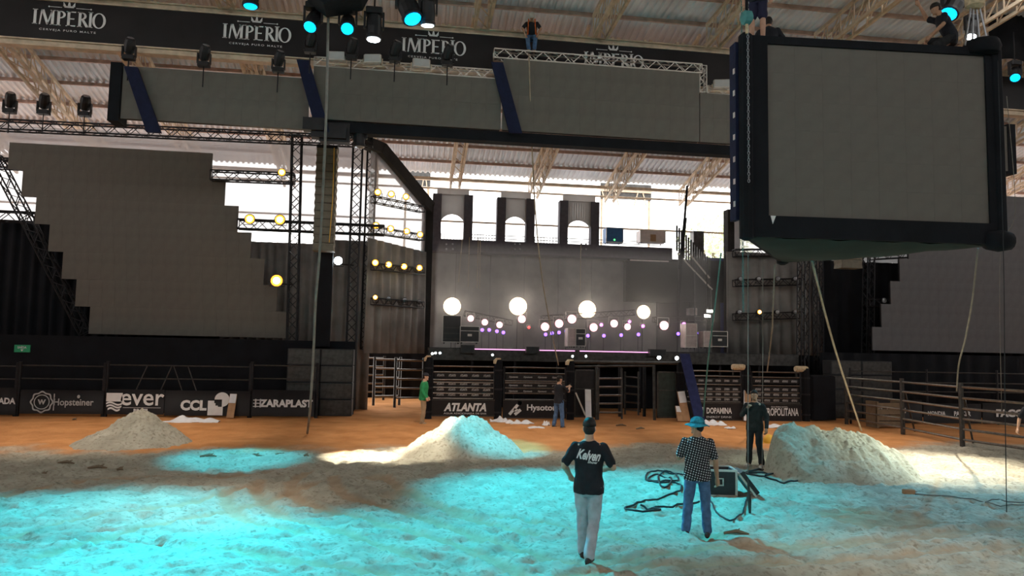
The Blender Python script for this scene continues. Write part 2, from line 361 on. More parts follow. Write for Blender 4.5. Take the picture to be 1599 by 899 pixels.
def soil_material(name, attrs=True):
    m = bpy.data.materials.new(name); m.use_nodes = True; nt = m.node_tree; b = nt.nodes['Principled BSDF']; b.inputs['Roughness'].default_value = .95
    b.inputs['Specular IOR Level'].default_value = .1
    N = lambda t: nt.nodes.new(t); L = nt.links.new
    tc = N('ShaderNodeTexCoord')
    def noise(sc, det=5):
        n = N('ShaderNodeTexNoise'); n.inputs['Scale'].default_value = sc; n.inputs['Detail'].default_value = det; L(tc.outputs['Object'], n.inputs['Vector']); return n.outputs['Fac']
    def ramp(f, a, c, p0=.3, p1=.7):
        r = N('ShaderNodeValToRGB'); r.color_ramp.elements[0].position = p0; r.color_ramp.elements[1].position = p1
        r.color_ramp.elements[0].color = (*a, 1); r.color_ramp.elements[1].color = (*c, 1); L(f, r.inputs[0]); return r.outputs[0]
    def mix(f, a, c):
        x = N('ShaderNodeMix'); x.data_type = 'RGBA'; L(f, x.inputs[0]); L(a, x.inputs[6]); L(c, x.inputs[7]); return x.outputs[2]
    sand = mix(ramp(noise(14, 6), (0, 0, 0), (1, 1, 1), .52, .66), ramp(noise(2.2, 8), (.34, .315, .25), (.50, .47, .385)), ramp(noise(5, 3), (.25, .22, .165), (.34, .31, .25)))
    c = sand
    if attrs:
        dirt = ramp(noise(1.1, 8), (.50, .215, .075), (.70, .335, .135))
        brown = ramp(noise(3, 6), (.36, .25, .16), (.50, .37, .25))
        a1 = N('ShaderNodeAttribute'); a1.attribute_name = 'orange'; a2 = N('ShaderNodeAttribute'); a2.attribute_name = 'brown'
        c = mix(a2.outputs['Fac'], mix(a1.outputs['Fac'], sand, dirt), brown)
    L(c, b.inputs['Base Color'])
    bp = N('ShaderNodeBump'); bp.inputs['Strength'].default_value = .55; bp.inputs['Distance'].default_value = .05
    L(noise(9, 9), bp.inputs['Height']); L(bp.outputs[0], b.inputs['Normal'])
    MATS[name] = m; return m
soil_material('arena_soil'); soil_material('mound_sand', False)
fl = put('floor', me, 'arena_soil'); tag(fl, 'churned pale sand and orange dirt arena floor with tyre tracks', 'floor', kind='structure')

o = MB().box(-80, 100, 38.2, 160, -.3, .03).build('bounce_slab', 'concrete'); tag(o, 'pale slab added behind the arena to bounce light onto the roof', 'bounce_slab', kind='structure')  # pale slab added to bounce skylight up under the back roof

def mound(label, c, rx, ry, peaks, seed, dome=False):
    """a heap of tipped sand; peaks = (dx, dy, height, radius)"""
    n, m_ = 150, 70; vs = []; fs = []
    zb = hz(c.x, c.y) - .06
    for j in range(m_ + 1):
        for k in range(n):
            a = 2 * math.pi * k / n; rr = j / m_
            vs.append((rr * rx * math.cos(a), rr * ry * math.sin(a)))
    A = np.array(vs); X, Y = A[:, 0], A[:, 1]; Z = np.zeros(len(A))
    for dx, dy, h, r in peaks:
        d = np.hypot((X - dx) / r, (Y - dy) / r)
        Z = np.maximum(Z, h * (np.clip(1 - d ** 1.7, 0, 1) if dome else np.clip(1 - d, 0, 1) ** .85) - .1 * h * np.exp(-(d / .22) ** 2))
    R = np.hypot(X / rx, Y / ry)
    Z = Z * (1 - smoothstep(.82, 1, R)) + (.12 * fbm(X * 2.3, Y * 2.3, seed, 3) + .17 * np.abs(vnoise(X * 4.5, Y * 4.5, seed + 9)) + .09 * np.abs(vnoise(X * 10, Y * 10, seed + 3)) + .05 * vnoise(X * 20, Y * 20, seed + 4)) * np.clip(Z * 2.2, 0, 1)
    b = MB(); b.v = [(x, y, z) for x, y, z in zip(X, Y, Z)]
    b.f = [(j * n + k, j * n + (k + 1) % n, (j + 1) * n + (k + 1) % n, (j + 1) * n + k)[::-1] for j in range(m_) for k in range(n)]
    o = b.build('sand_mound', 'mound_sand', smooth=True); o.location = (c.x, c.y, zb)
    tag(o, label, 'sand mound', 'tipped sand mounds')
mound('small pointed sand mound in front of the board with the wave emblem', gnd(214, 692), 1.75, 1.6, [(0, .1, 1.0, 1.05), (.12, 0, .82, 1.25), (-.1, 0, .6, 1.5)], 3)
mound('rounded sand mound, half white and half cyan lit, before the gates', gnd(722, 706), 1.75, 1.45, [(.05, .2, .95, 1.25), (-.35, .1, .62, 1.2), (.40, .1, .66, 1.2)], 5, True)
mound('large lumpy double peaked sand mound beside the man in black', gnd(1315, 742), 1.72, 1.5, [(-.92, .35, 1.28, 1.15), (-.55, .3, 1.2, 1.3), (.05, .3, 1.15, 1.4), (.5, .2, .98, 1.3), (.95, 0, .66, 1.0)], 8)

# ------------------------------------------------------------------ roof
RY0, RY1, RY2 = -14.0, 23.7, 36.5
def roof_z(y): return 14.05 + (RY1 - y) * .05 if y < RY1 else 14.05 - (y - RY1) * .2185
roof = thing('roof', 'corrugated metal roof on cream lattice girders over the arena', 'roof', (0, 0, 0), kind='structure')
def sheet_mesh(y0, y1, wid=4.0, ribs=16):
    b = MB(); xs_ = []
    for i in range(ribs):
        for fx, fz in ((0, 0), (.35, 0), (.5, .07), (.85, .07)): xs_.append(((i + fx) * wid / ribs, fz))
    xs_.append((wid, 0))
    for x, z in xs_: b.v += [(x, y0, roof_z(y0) + z), (x, y1, roof_z(y1) + z)]
    b.f = [(2 * i, 2 * i + 2, 2 * i + 3, 2 * i + 1) for i in range(len(xs_) - 1)]
    return b.mesh('roof_sheet')
GIR_X = [6.1 + 4 * k for k in range(-10, 11)]
yseg = [RY0, -4, 6, 14.5, 19.5, RY1, 27.8, 32.2, RY2]
for a, b_ in zip(yseg[:-1], yseg[1:]):
    sm = sheet_mesh(a, b_)
    for x in GIR_X[:-1]:
        if 18 < b_ < 20 and abs(x - 14.1) < .1 : continue      # one bay left open to the sky
        put('roof_sheet', sm, 'roof_sheet', roof, loc=(x, 0, 0))
y = 1.0
pm = MB().box(GIR_X[0], GIR_X[-1], -.04, .04, -.13, 0).mesh('purlin')
while y < RY2 + .1:
    put('purlin', pm, 'purlin_rust', roof, loc=(0, y, roof_z(y) - .005)); y += 1.62
def girder_mesh(y0, y1, dep=.75):
    c = MB(); l = MB(); n = int((y1 - y0) / .75)
    for zt in (-.25, -.25 - dep):
        for sx in (-.22, .22):
            c.beam((sx, y0, roof_z(y0) + zt), (sx, y1, roof_z(y1) + zt), .09, .11)
    for i in range(n):
        ya = y0 + (y1 - y0) * i / n; yb = y0 + (y1 - y0) * (i + 1) / n; za, zb = roof_z(ya), roof_z(yb)
        for sx in (-.22, .22):
            l.beam((sx, ya, za - .25), (sx, yb, zb - .25 - dep), .035); l.beam((sx, yb, zb - .25), (sx, yb, zb - .25 - dep), .035)
        l.beam((-.22, ya, za - .25 - dep), (.22, yb, zb - .25 - dep), .03)
    return c.mesh('chord'), l.mesh('lattice')
for (a, b_) in ((2.0, RY1 - .3), (RY1 + .3, RY2)):
    cm, lm = girder_mesh(a, b_)
    for x in GIR_X[3:-3]:
        g = thing('girder', None, None, (x, 0, 0)); g.parent = roof
        put('chord', cm, 'cream_paint', g); put('lattice', lm, 'cream_paint', g)
# eave beam, rail below it
MB().box(GIR_X[0], GIR_X[-1], RY2 - .1, RY2 + .1, roof_z(RY2) - .35, roof_z(RY2) - .2).build('eave_beam', 'cream_paint', roof)
for z_ in (10.55, 8.9):
    MB().tube((-20, RY2 + .2, z_), (40, RY2 + .2, z_), .05).build('wind_rail', 'cream_paint', roof)
# unseen panels added around the other sides to cut ambient skylight
for nm, (x0, x1, y0, y1, h_) in (('blocker_rear', (-30, 42, -14.4, -14, 12.6)), ('blocker_left', (-30.4, -30, -14, 30, 10)), ('blocker_right', (42, 42.4, -14, 30, 10))):
    o = MB().box(x0, x1, y0, y1, 0, h_).build(nm, 'grey_cloth'); tag(o, 'unseen grey panel added around the arena to hold back daylight', 'light blocker', kind='structure')

# ------------------------------------------------------------------ sponsor banner under the roof
YB = 23.6; BZ0, BZ1 = 11.72, 12.98
def crown_word(parent, x, z, s):
    """serif word with a crown, drawn letter by letter; s = cap height"""
    b = MB()
    def q(*pts): b.add([(x + (px_ - 2.0) * s, YB - .03, z + pz * s) for px_, pz in pts], [tuple(range(len(pts)))])
    def stem(x0, w=.17, z0=0, z1=1, ser=True):
        q((x0, z0), (x0 + w, z0), (x0 + w, z1), (x0, z1))
        if ser:
            for zz in (z0, z1 - .05): q((x0 - .07, zz), (x0 + w + .07, zz), (x0 + w + .07, zz + .05), (x0 - .07, zz + .05))
    def ring(cx, cz, rx, rz, tx, tz, a0, a1, n=18):
        for i in range(n):
            t0 = a0 + (a1 - a0) * i / n; t1 = a0 + (a1 - a0) * (i + 1) / n
            P = lambda t, k: (cx + (rx - tx * k) * math.cos(t), cz + (rz - tz * k) * math.sin(t))
            q(P(t0, 0), P(t1, 0), P(t1, 1), P(t0, 1))
    stem(.07)
    q((.40, 0), (.49, 0), (.60, 1), (.50, 1)); q((.50, 1), (.68, 1), (.98, .12), (.86, 0)); q((.86, 0), (.95, .02), (1.22, 1), (1.12, 1)); stem(1.12, .17)
    stem(1.48); ring(1.62, .74, .36, .26, .15, .07, -math.pi / 2, math.pi / 2)
    stem(2.08); [q((2.2, zz), (2.58 - d_, zz), (2.60 - d_, zz + .08), (2.2, zz + .08)) for zz, d_ in ((0, 0), (.46, .08), (.92, 0))]
    stem(2.76); ring(2.90, .74, .34, .26, .15, .07, -math.pi / 2, math.pi / 2); q((2.92, .5), (3.1, .5), (3.42, 0), (3.22, 0))
    stem(3.40, .16, 0, 1.06)
    ring(4.0, .5, .42, .52, .16, .06, 0, 2 * math.pi, 28)
    for ox, oz in ((3.48, 1.22),(.95, 1.22)): ring(ox, oz, .055, .055, .055, .055, 0, 2 * math.pi, 8)
    q((.95, 1.2), (1.72, 1.2), (1.72, 1.235), (.95, 1.235)); q((2.58, 1.2), (3.48, 1.2), (3.48, 1.235), (2.58, 1.235))
    c0 = 2.15                                                     # the crown
    q((c0 - .28, 1.22), (c0 + .28, 1.22), (c0 + .30, 1.34), (c0 - .30, 1.34))
    for dx, hgt in ((-.36, 1.62), (0, 1.85), (.36, 1.62)): q((c0 + dx * .7 - .1, 1.30), (c0 + dx * .7 + .1, 1.30), (c0 + dx, hgt))
    o = b.build('lettering', 'print_white', parent, world=True)
    letter('CERVEJA PURO MALTE', parent, x + .15 * s - parent.location.x, -.03 + YB - parent.location.y, z - .33 * s - parent.location.z, width=3.4 * s, height=.17 * s, space=1.35, bold=.01)
xl, xr = at(-40, 30, YB).x, 27.0
bn = thing('roof_banner', 'long black vinyl banner with white crowned lettering under the roof', 'banner', (xl, YB, BZ0))
MB().box(xl, xr, YB - .015, YB + .015, BZ0, BZ1).build('banner_sheet', 'banner_vinyl', bn, world=True)
for px, py in ((104, 24), (397, 46), (673, 70), (954, 92)):
    crown_word(bn, at(px, py, YB).x, 12.17, .475)
def truss(name, label, p, q, w=.3, mat='black_steel', group=None, cat='truss', step=None, r=None, parent=None, up=(0, 0, 1)):
    """square lattice truss from p to q: four chords and zigzag lacing on all four faces"""
    p, q = V(p), V(q); d = q - p; L = d.length; d.normalize(); u = V(up)
    if abs(d.dot(u)) > .9: u = V((0, 1, 0))
    a = d.cross(u).normalized() * (w / 2); b = a.cross(d).normalized() * (w / 2); r = r or w * .085
    t = thing(name, label, cat, p, 0, group)
    if parent is not None: t.parent = parent; t.location = p - base_of(parent)
    cs = [-a - b, a - b, a + b, -a + b]
    for c in cs: MB().tube(c, c + d * L, r, 6).build('chord', mat, t)
    n = max(2, round(L / (step or w * 1.05))); l = MB()
    for f in range(4):
        c0, c1 = cs[f], cs[(f + 1) % 4]
        for i in range(n):
            s0, s1 = (c0, c1) if i % 2 == 0 else (c1, c0)
            l.tube(s0 + d * (L * i / n), s1 + d * (L * (i + 1) / n), r * .6, 4)
        for e in (0, L): l.tube(c0 + d * e, c1 + d * e, r * .7, 4)
    l.build('lacing', mat, t)
    return t
# cream beams that carry the banner
for nm, z_, lab in (('banner_beam', BZ1 + .06, 'upper'), ('banner_beam', BZ0 - .12, 'lower')):
    t = thing(nm, f'cream painted steel beam along the {lab} edge of the black banner', 'beam', (xl, YB + .1, z_), group='banner beams')
    MB().box(xl, xr, YB + .03, YB + .2, z_ - .09, z_ + .09).build('web', 'cream_paint', t, world=True)
    for dz in (-.09, .09): MB().box(xl, xr, YB - .06, YB + .26, z_ + dz - .02, z_ + dz + .02).build('flange', 'cream_paint', t, world=True)
    cm = MB().box(-.05, .05, -.04, .04, 0, .09).mesh('clip'); k = xl + .3
    while k < xr:
        put('clip', cm, 'cream_paint', t, loc=(k - xl, -.05, .11)); put('clip', cm, 'cream_paint', t, loc=(k - xl + .2, -.05, .11)); k += 1.15
# ------------------------------------------------------------------ LED screens built of tiles
def led_tile(wid, hgt, mat):
    g = .0012; b = MB().box(g, wid - g, 0, .05, g, hgt - g); me_ = b.mesh('led_tile'); me_.materials.append(MATS[mat]); return me_
def led_wall(name, label, rows, wid, hgt, Y, mat='led_face', back=.16, group=None):
    """rows = list of (x0, number of tiles, z0)"""
    t = thing(name, label, 'screen', (rows[-1][0], Y, rows[-1][2]), 0, group); me_ = led_tile(wid, hgt, mat)
    bl = base_of(t)
    for x0, n, z0 in rows:
        MB().box(x0 + .02, x0 + n * wid - .02, Y + .055, Y + back, z0 + .01, z0 + hgt - .01).build('cabinet_row', 'black_paint', t, world=True)
        for i in range(n): put('led_tile', me_, None, t, loc=(x0 + i * wid - bl.x, 0, z0 - bl.z))
    return t
YW = 29.5
a0, a1 = at(15, 222, YW), at(332, 236, YW); b0, b1 = at(138, 521, YW), at(450, 527, YW)
TW = (a1.x - a0.x) / 16; TH = (a0.z - b0.z) / 7
led_wall('led_wall', 'huge stepped grey screen wall, its lower edge above the wave emblem board', [(a0.x + i * (b0.x - a0.x) / 6, 16, a0.z - (i + 1) * TH) for i in range(7)], TW, TH, YW)
c0 = at(1363, 549, YW)
led_wall('led_wall', 'stepped grey screen wall partly hidden behind the hanging screen block', [(c0.x + (6 - i) * TW, 22, b0.z + (6 - i) * TH) for i in range(7)], TW, TH, YW, 'led_face_grey')
YS = 23.0
S0, S1, S2 = at(190, 150, YS).x, at(488, 150, YS).x, at(785, 150, YS).x
SCX = 6.1
def strip(label, x0, x1, z0, z1, rows=2):
    n = round((x1 - x0) / .5); w_ = (x1 - x0) / n; h_ = (z1 - z0) / rows
    return led_wall('led_strip', label, [(x0, n, z1 - (i + 1) * h_) for i in range(rows)], w_, h_, YS, 'led_face', .2, 'hanging screen strips')
G_ST = 'hanging screen strips'
strip_z = lambda px, py: at(px, py, YS).z
strip('lowest hanging screen strip, under the second crowned lettering', S0, S1 - .1, strip_z(330, 193), strip_z(330, 112))
strip('middle hanging screen strip, under the third crowned lettering', S1, S2 - .05, strip_z(640, 194), strip_z(630, 113))
strip('tallest hanging screen strip with the rigger standing on its truss', S2, at(1092, 150, YS).x, strip_z(940, 212), strip_z(940, 103))
strip('hanging screen strip reaching behind the big screen block', at(1093, 150, YS).x, at(1300, 150, YS).x, strip_z(940, 212), strip_z(1125, 147))
strip('hanging screen strip end showing past the far side of the screen block', at(1390, 150, YS).x, at(1572, 200, YS).x, strip_z(330, 193), strip_z(330, 112))
o = MB().box(S0 - .35, S0 - .03, YS - .05, YS + .6, strip_z(330, 193) - .1, strip_z(330, 112) + .08).build('strip_end_case', 'black_cloth'); tag(o, 'black cloth covered end of the lowest hanging screen strip', 'cloth panel')
xe = at(1573, 230, YS).x
o = MB().box(xe, xe + .3, YS - .05, YS + .6, strip_z(330, 193) - .1, strip_z(330, 112) + .08).build('strip_end_case', 'black_cloth'); tag(o, 'dark end panel of the screen strip beyond the hanging block', 'cloth panel')
# navy cloth bands slung diagonally over the joints
for lab, (xa, ya), (xb, yb) in (('at the free end of the lowest strip', (194, 104), (241, 207)), ('between the lowest and middle strips', (463, 93), (505, 206)), ('between the middle and tallest strips', (767, 97), (806, 208))):
    p, q = at(xa, ya, YS - .15), at(xb, yb, YS - .15); wd = .22
    b = MB().prism([(p.x, p.z), (q.x - wd, q.z), (q.x + wd * .9, q.z), (p.x + .38, p.z)][::-1], YS - .18, YS - .08)
    o = b.build('cloth_band', 'navy_band'); tag(o, f'navy blue cloth band hanging diagonally {lab}', 'cloth band', 'navy bands on the screen strips')
# trusses on top of the strips, black beam below
truss('screen_truss', 'bright aluminium truss on top of the middle screen strip', V((S1, YS + .15, strip_z(630, 113) + .16)), V((S2 - .1, YS + .15, strip_z(630, 113) + .16)), .28, 'alu', 'aluminium screen trusses')
xt = at(1092, 100, YS).x
truss('screen_truss', 'bright aluminium truss the rigger stands on', V((S2 - .3, YS + .15, strip_z(940, 103) + .17)), V((xt + .1, YS + .15, strip_z(940, 103) + .17)), .30, 'alu', 'aluminium screen trusses')
truss('screen_truss', 'short upright aluminium truss at the stepped corner of the tallest strip', V((xt + .15, YS + .15, strip_z(940, 103) + .3)), V((xt + .15, YS + .15, strip_z(1125, 147) + .05)), .24, 'alu', 'aluminium screen trusses')
truss('screen_truss', 'aluminium truss running behind the hanging screen block', V((xt + .3, YS + .15, strip_z(1125, 147) + .14)), V((at(1250, 150, YS).x, YS + .15, strip_z(1125, 147) + .14)), .26, 'alu', 'aluminium screen trusses')
o = MB().box(at(500, 190, YS).x, at(1240, 230, YS).x, YS + .1, YS + .5, strip_z(940, 212) - .36, strip_z(940, 212) - .03).build('cloth_beam', 'black_cloth'); tag(o, 'long black cloth wrapped beam beneath the middle and tallest strips', 'beam')
t = thing('hoist_cluster', 'black cluster of hoist cases above the speaker column', 'hoist', at(508, 215, YS - .2))
for i, (xa, ya, xb, yb) in enumerate(((473, 182, 505, 203), (486, 196, 540, 216), (500, 190, 545, 222))):
    p, q = at(xa, ya, YS - .3 + i * .12), at(xb, yb, YS - .3 + i * .12); MB().box(p.x, q.x, p.y, p.y + .35, q.z, p.z).build('hoist_case', 'black_paint', t, world=True)
MB().tube(at(508, 215, YS - .2), at(508, 232, YS - .2), .03).build('hook', 'black_steel', t, world=True)

# ------------------------------------------------------------------ dark wing walls, gauze, trusses
YC = 30.6
def cloth(name, label, pts, mat, thick=.04, cat='cloth', folds=0, group=None):
    """a hanging cloth given by its upper and lower edge: pts = [(top, bottom), ...]; pleated when folds > 0"""
    N = 1 + folds * 6 if folds else len(pts); up_, lo_ = [], []
    for i in range(N):
        t_ = i / (N - 1) * (len(pts) - 1); k = min(int(t_), len(pts) - 2); f = t_ - k
        a = V(pts[k][0]).lerp(V(pts[k + 1][0]), f); b_ = V(pts[k][1]).lerp(V(pts[k + 1][1]), f)
        if folds:
            e = (V(pts[-1][0]) - V(pts[0][0])); nrm = V((-e.y, e.x, 0)).normalized(); off = .09 * math.sin(i * math.pi / 3) + .03 * math.sin(i * 1.7)
            a = a + nrm * off * .5; b_ = b_ + nrm * off
        up_.append(a); lo_.append(b_)
    e = (V(pts[-1][0]) - V(pts[0][0])); nrm = V((-e.y, e.x, 0)).normalized() * thick
    vs = up_ + lo_ + [p + nrm for p in up_] + [p + nrm for p in lo_]
    fs = []
    for i in range(N - 1):
        fs += [(i, N + i, N + i + 1, i + 1), (2 * N + i + 1, 3 * N + i + 1, 3 * N + i, 2 * N + i), (i, i + 1, 2 * N + i + 1, 2 * N + i), (N + i + 1, N + i, 3 * N + i, 3 * N + i + 1)]
    fs += [(0, 2 * N, 3 * N, N), (N - 1, 2 * N - 1, 4 * N - 1, 3 * N - 1)]
    c = sum((V(p) for p in lo_), V()) / N
    o = MB().add([p - c for p in vs], fs).build(name, mat, smooth=folds > 0); o.location = c
    return tag(o, label, cat, group)
def rect_cloth(name, label, x0, x1, z0, z1, Y, mat, folds=0, cat='cloth', group=None):
    return cloth(name, label, [((x0, Y, z1), (x0, Y, z0)), ((x1, Y, z1), (x1, Y, z0))], mat, folds=folds, cat=cat, group=group)
XL = at(-60, 500, YC).x; XT2 = at(463, 400, 29.2).x
XW0 = at(583, 400, 29.6).x
rect_cloth('backdrop_cloth', 'tall black backdrop cloth behind the stepped screen over the sponsor boards', XL - 3, at(345, 400, YC).x, 0, at(40, 345, YC).z, YC + .4, 'black_cloth', 30)
rect_cloth('backdrop_cloth', 'dim grey cloth wall between the stepped screen and the speaker column', at(338, 400, YC).x, at(500, 400, YC).x, 0, at(40, 360, YC).z, YC + .6, 'grey_cloth', 12)
rect_cloth('gauze_cloth', 'pale see-through gauze above the black backdrop, sky shining through it', XL - 3, at(500, 300, YC).x, at(40, 343, YC).z, at(240, 205, YC).z, YC + .35, 'gauze')
rect_cloth('gauze_cloth', 'dark see-through gauze between the speaker column and the twin trusses', at(500, 300, YC).x + .02, at(585, 300, YC).x, at(500, 372, YC).z, at(500, 222, YC).z, YC + .3, 'gauze')
rect_cloth('backdrop_cloth', 'grey hazy cloth below the speaker column', at(500, 300, YC).x + .02, at(585, 300, YC).x, 0, at(500, 372, YC).z, YC + .3, 'grey_cloth', 6)
o = MB().box(XL - 3, at(555, 540, 28.6).x, 28.6, 28.9, 0, at(300, 528, 28.6).z).build('plinth_wall', 'black_cloth'); tag(o, 'low black cloth covered plinth below the stepped screen wall', 'plinth')
# oblique wing wall beside the stage opening
W0, W1 = V((*at(578, 300, 29.7).xy, 0)), V((*at(668, 330, 32.8).xy, 0))
def wing(f, z): p = W0.lerp(W1, f); return V((p.x, p.y, z))
ztop0, ztop1 = at(585, 232, 29.8).z, at(667, 322, 32.8).z
cloth('gauze_cloth', 'grey gauze wing wall with three rows of amber lamps beside the stage', [(wing(0, ztop0), wing(0, at(585, 372, 29.8).z)), (wing(1, ztop1), wing(1, at(585, 372, 29.8).z - .1))], 'gauze')
zm = at(585, 372, 29.8).z
cloth('backdrop_cloth', 'grey pleated curtain hanging below the amber lamps of the wing wall', [(wing(0, zm), wing(0, 2.3)), (wing(1, zm - .1), wing(1, 2.3))], 'grey_cloth', folds=8)
b = MB()
pA, pB = wing(-.12, ztop0 + .25), wing(1.0, ztop1 + .15)
o = MB().beam(wing(-.15, ztop0 + .12), wing(.15, ztop0 + .1), .4, .45).beam(wing(.13, ztop0 + .1), wing(1.03, ztop1 - .05), .45, .5).build('sloping_beam', 'charcoal')
tag(o, 'black cloth wrapped beam sloping down along the top of the wing wall', 'beam')
o = MB().box(wing(1, 0).x - .25, wing(1, 0).x + .25, wing(1, 0).y - .1, wing(1, 0).y + .3, 2.3, ztop1 + .1).build('wing_post', 'charcoal'); tag(o, 'dark cloth wrapped post at the stage edge of the wing wall', 'post')
tr_g = 'black stage trusses'
YT = 29.15
def tr(label, a, b, Y=YT, w=.36, Y2=None): return truss('stage_truss', label, at(*a, Y), at(*b, Y2 or Y), w, 'black_steel', tr_g)
tr('long black truss along the top of the stepped screen wall', (-30, 194), (582, 222))
tr('upright black truss between the stepped screen and the speaker column', (464, 212), (453, 640))
tr('upright black truss just right of the speaker column', (559, 224), (545, 640))
tr('rear one of the two upright trusses right of the speaker column', (581, 236), (570, 545), 30.2)
tr('diagonal black truss descending beside the stepped edge of the screen', (-8, 245), (134, 520), 29.3 + .45)
tr('short level truss high at the left image edge', (-30, 254), (38, 257), 30.2)
tr('short level truss in front of the white gap at the left edge', (-30, 336), (58, 340), 30.2)
tr('short level truss with one amber lamp beside the stepped screen', (330, 274), (460, 279))
tr('level truss carrying the two brightest amber lamps', (372, 350), (600, 360))
bar_g = 'lamp bars of the wing wall'
for lab, ya, yb in (('top', 311, 327), ('middle', 359, 371), ('bottom', 416, 423), ('lowest', 470, 476)):
    truss('lamp_bar', f'{lab} lattice lamp bar of the grey wing wall', at(583, ya, 29.55), at(659, yb, 32.2), .26, 'black_steel', bar_g)
# right hand trusses and walls
rect_cloth('backdrop_cloth', 'black backdrop cloth behind the right screen wall', at(1290, 500, 31).x, at(1700, 500, 31).x, 0, at(1400, 410, 31).z, 31.2, 'black_cloth', 20)
rect_cloth('gauze_cloth', 'dim gauze above the right backdrop under the hanging block', at(1290, 500, 31).x, at(1700, 500, 31).x, at(1400, 410, 31).z, at(1400, 300, 31).z, 31.2, 'gauze_dark')
rect_cloth('backdrop_cloth', 'dull mauve grey cloth with two rows of small lamps right of the stage', at(1135, 500, 32.5).x, at(1300, 500, 32.5).x, 2.56, at(1200, 395, 32.5).z, 32.5, 'grey_cloth', 10)
rect_cloth('skirt_cloth', 'black cloth closing the space under the stage end', at(1185, 560, 32.75).x, at(1246, 556, 30.4).x, 0, 2.44, 32.75, 'black_cloth', 4)
rect_cloth('skirt_cloth', 'black cloth beside the stage end below the mauve cloth', at(1246, 556, 30.4).x + .02, at(1335, 560, 32.75).x, 0, 3.1, 32.75, 'black_cloth', 5)
rect_cloth('gauze_cloth', 'pale gauze strip above the mauve grey cloth', at(1148, 500, 32.5).x, at(1300, 500, 32.5).x, at(1200, 395, 32.5).z, at(1200, 345, 32.5).z, 32.5, 'gauze')
o = MB().box(at(1134, 400, 33.2).x, at(1153, 400, 33.2).x, 33.0, 33.5, 2.6, at(1140, 328, 33.2).z).build('wing_post', 'charcoal'); tag(o, 'dark cloth wrapped post left of the mauve grey cloth', 'post')
tr('upright truss right of the mauve grey cloth, nearer the stage', (1255, 380), (1253, 620), 30.6, .36)
tr('second upright truss right of the mauve grey cloth', (1277, 380), (1279, 620), 30.6, .3)
tr('upright truss beside the stepped edge of the right screen', (1357, 380), (1354, 620), 30.2, .34)
tr('level truss under the top gauze of the mauve cloth', (1146, 395), (1262, 394), 32.2, .32)
tr('upper lamp truss before the mauve grey cloth', (1146, 442), (1248, 440), 32.0, .3)
tr('lower lamp truss before the mauve grey cloth', (1146, 495), (1248, 492), 32.0, .3)
tr('short truss with one lamp at the stepped right screen', (1355, 472), (1402, 473), 30.0, .3)
tr('bright gapped truss below the hanging block', (1362, 400), (1430, 396), 30.3, .3)

# ------------------------------------------------------------------ line array speakers
def line_array(label, px0, px1, py0, py1, n, Y, cable=True):
    p, q = at(px0, py0, Y), at(px1, py1, Y); p2 = at(px1, py0, Y); wid = p2.x - p.x; hh = (p.z - q.z) / n
    t = thing('line_array', label, 'speaker', V(((p.x + p2.x) / 2, Y, q.z)))
    cab = MB().prism([(-wid / 2, .01), (wid / 2, .01), (wid / 2 - .03, hh * .55), (wid / 2, hh - .01), (-wid / 2, hh - .01), (-wid / 2 + .03, hh * .55)], -.2, .35).mesh('speaker_cabinet')
    gr = MB()
    for k in range(4): gr.box(-wid / 2 + .04, wid / 2 - .04, -.215, -.2, .03 + k * hh / 4.4, .03 + k * hh / 4.4 + hh * .16)
    gm = gr.mesh('grille')
    for i in range(n):
        c = put('speaker_cabinet', cab, 'pa_box', t, loc=(0, .006 * (n - i - 1) ** 1.4 * .3, i * hh)); put('grille', gm, 'pa_box', c)
    MB().box(-wid / 2, wid / 2, -.15, .3, n * hh, n * hh + .12).build('fly_frame', 'black_steel', t)
    for k_ in (-.2, .2): MB().tube((k_, .1, n * hh + .1), (k_, .1, roof_z(Y) - .5 - q.z), .015, 6).build('lifting_chain', 'black_steel', t)
    if cable: MB().path([(wid / 2 - .12, -.24, n * hh), (wid / 2 - .1, -.24, n * hh * .5), (wid / 2 - .16, -.24, .3)], .018, 5).build('signal_cable', 'yellow_plastic', t)
    return t
line_array('tall hanging column of stacked speaker cabinets left of the stage', 495, 528, 232, 393, 13, 27.6)
line_array('hanging speaker column peeping out under the screen block', 1309, 1342, 392, 420, 2, 28.0, False)
o = MB().box(at(496, 393, 28.3).x, at(520, 393, 28.3).x, 28.3, 28.55, at(505, 541, 28.3).z, at(505, 394, 28.3).z).build('speaker_tower_cloth', 'black_cloth'); tag(o, 'narrow black cloth tower under the hanging speaker column', 'cloth tower')
def sub_stack(label, px0, px1, py0, py1, Y, cols, rows, mat='dark_steel'):
    p, q = at(px0, py0, Y), at(px1, py1, Y); wid = (at(px1, py0, Y).x - p.x) / cols; h = p.z; rh = h / rows
    t = thing('speaker_stack', label, 'speaker', V((p.x, Y, 0)))
    bx_ = MB().cbox(.01, wid - .01, 0, .64, .01, rh - .01, .02).mesh('bass_cabinet'); gm = MB().box(.05, wid - .05, -.015, .01, .05, rh - .05).mesh('grille')
    for i in range(cols):
        for j in range(rows):
            c = put('bass_cabinet', bx_, 'case_black', t, loc=(i * wid, 0, j * rh)); put('grille', gm, mat, c)
sub_stack('grey mesh fronted bass speaker stack beside the dark passage', 449, 553, 543, 648, 27.9, 2, 4)
sub_stack('grey mesh fronted bass speaker stack behind the round rail fence', 1297, 1393, 562, 652, 28.4, 2, 4)

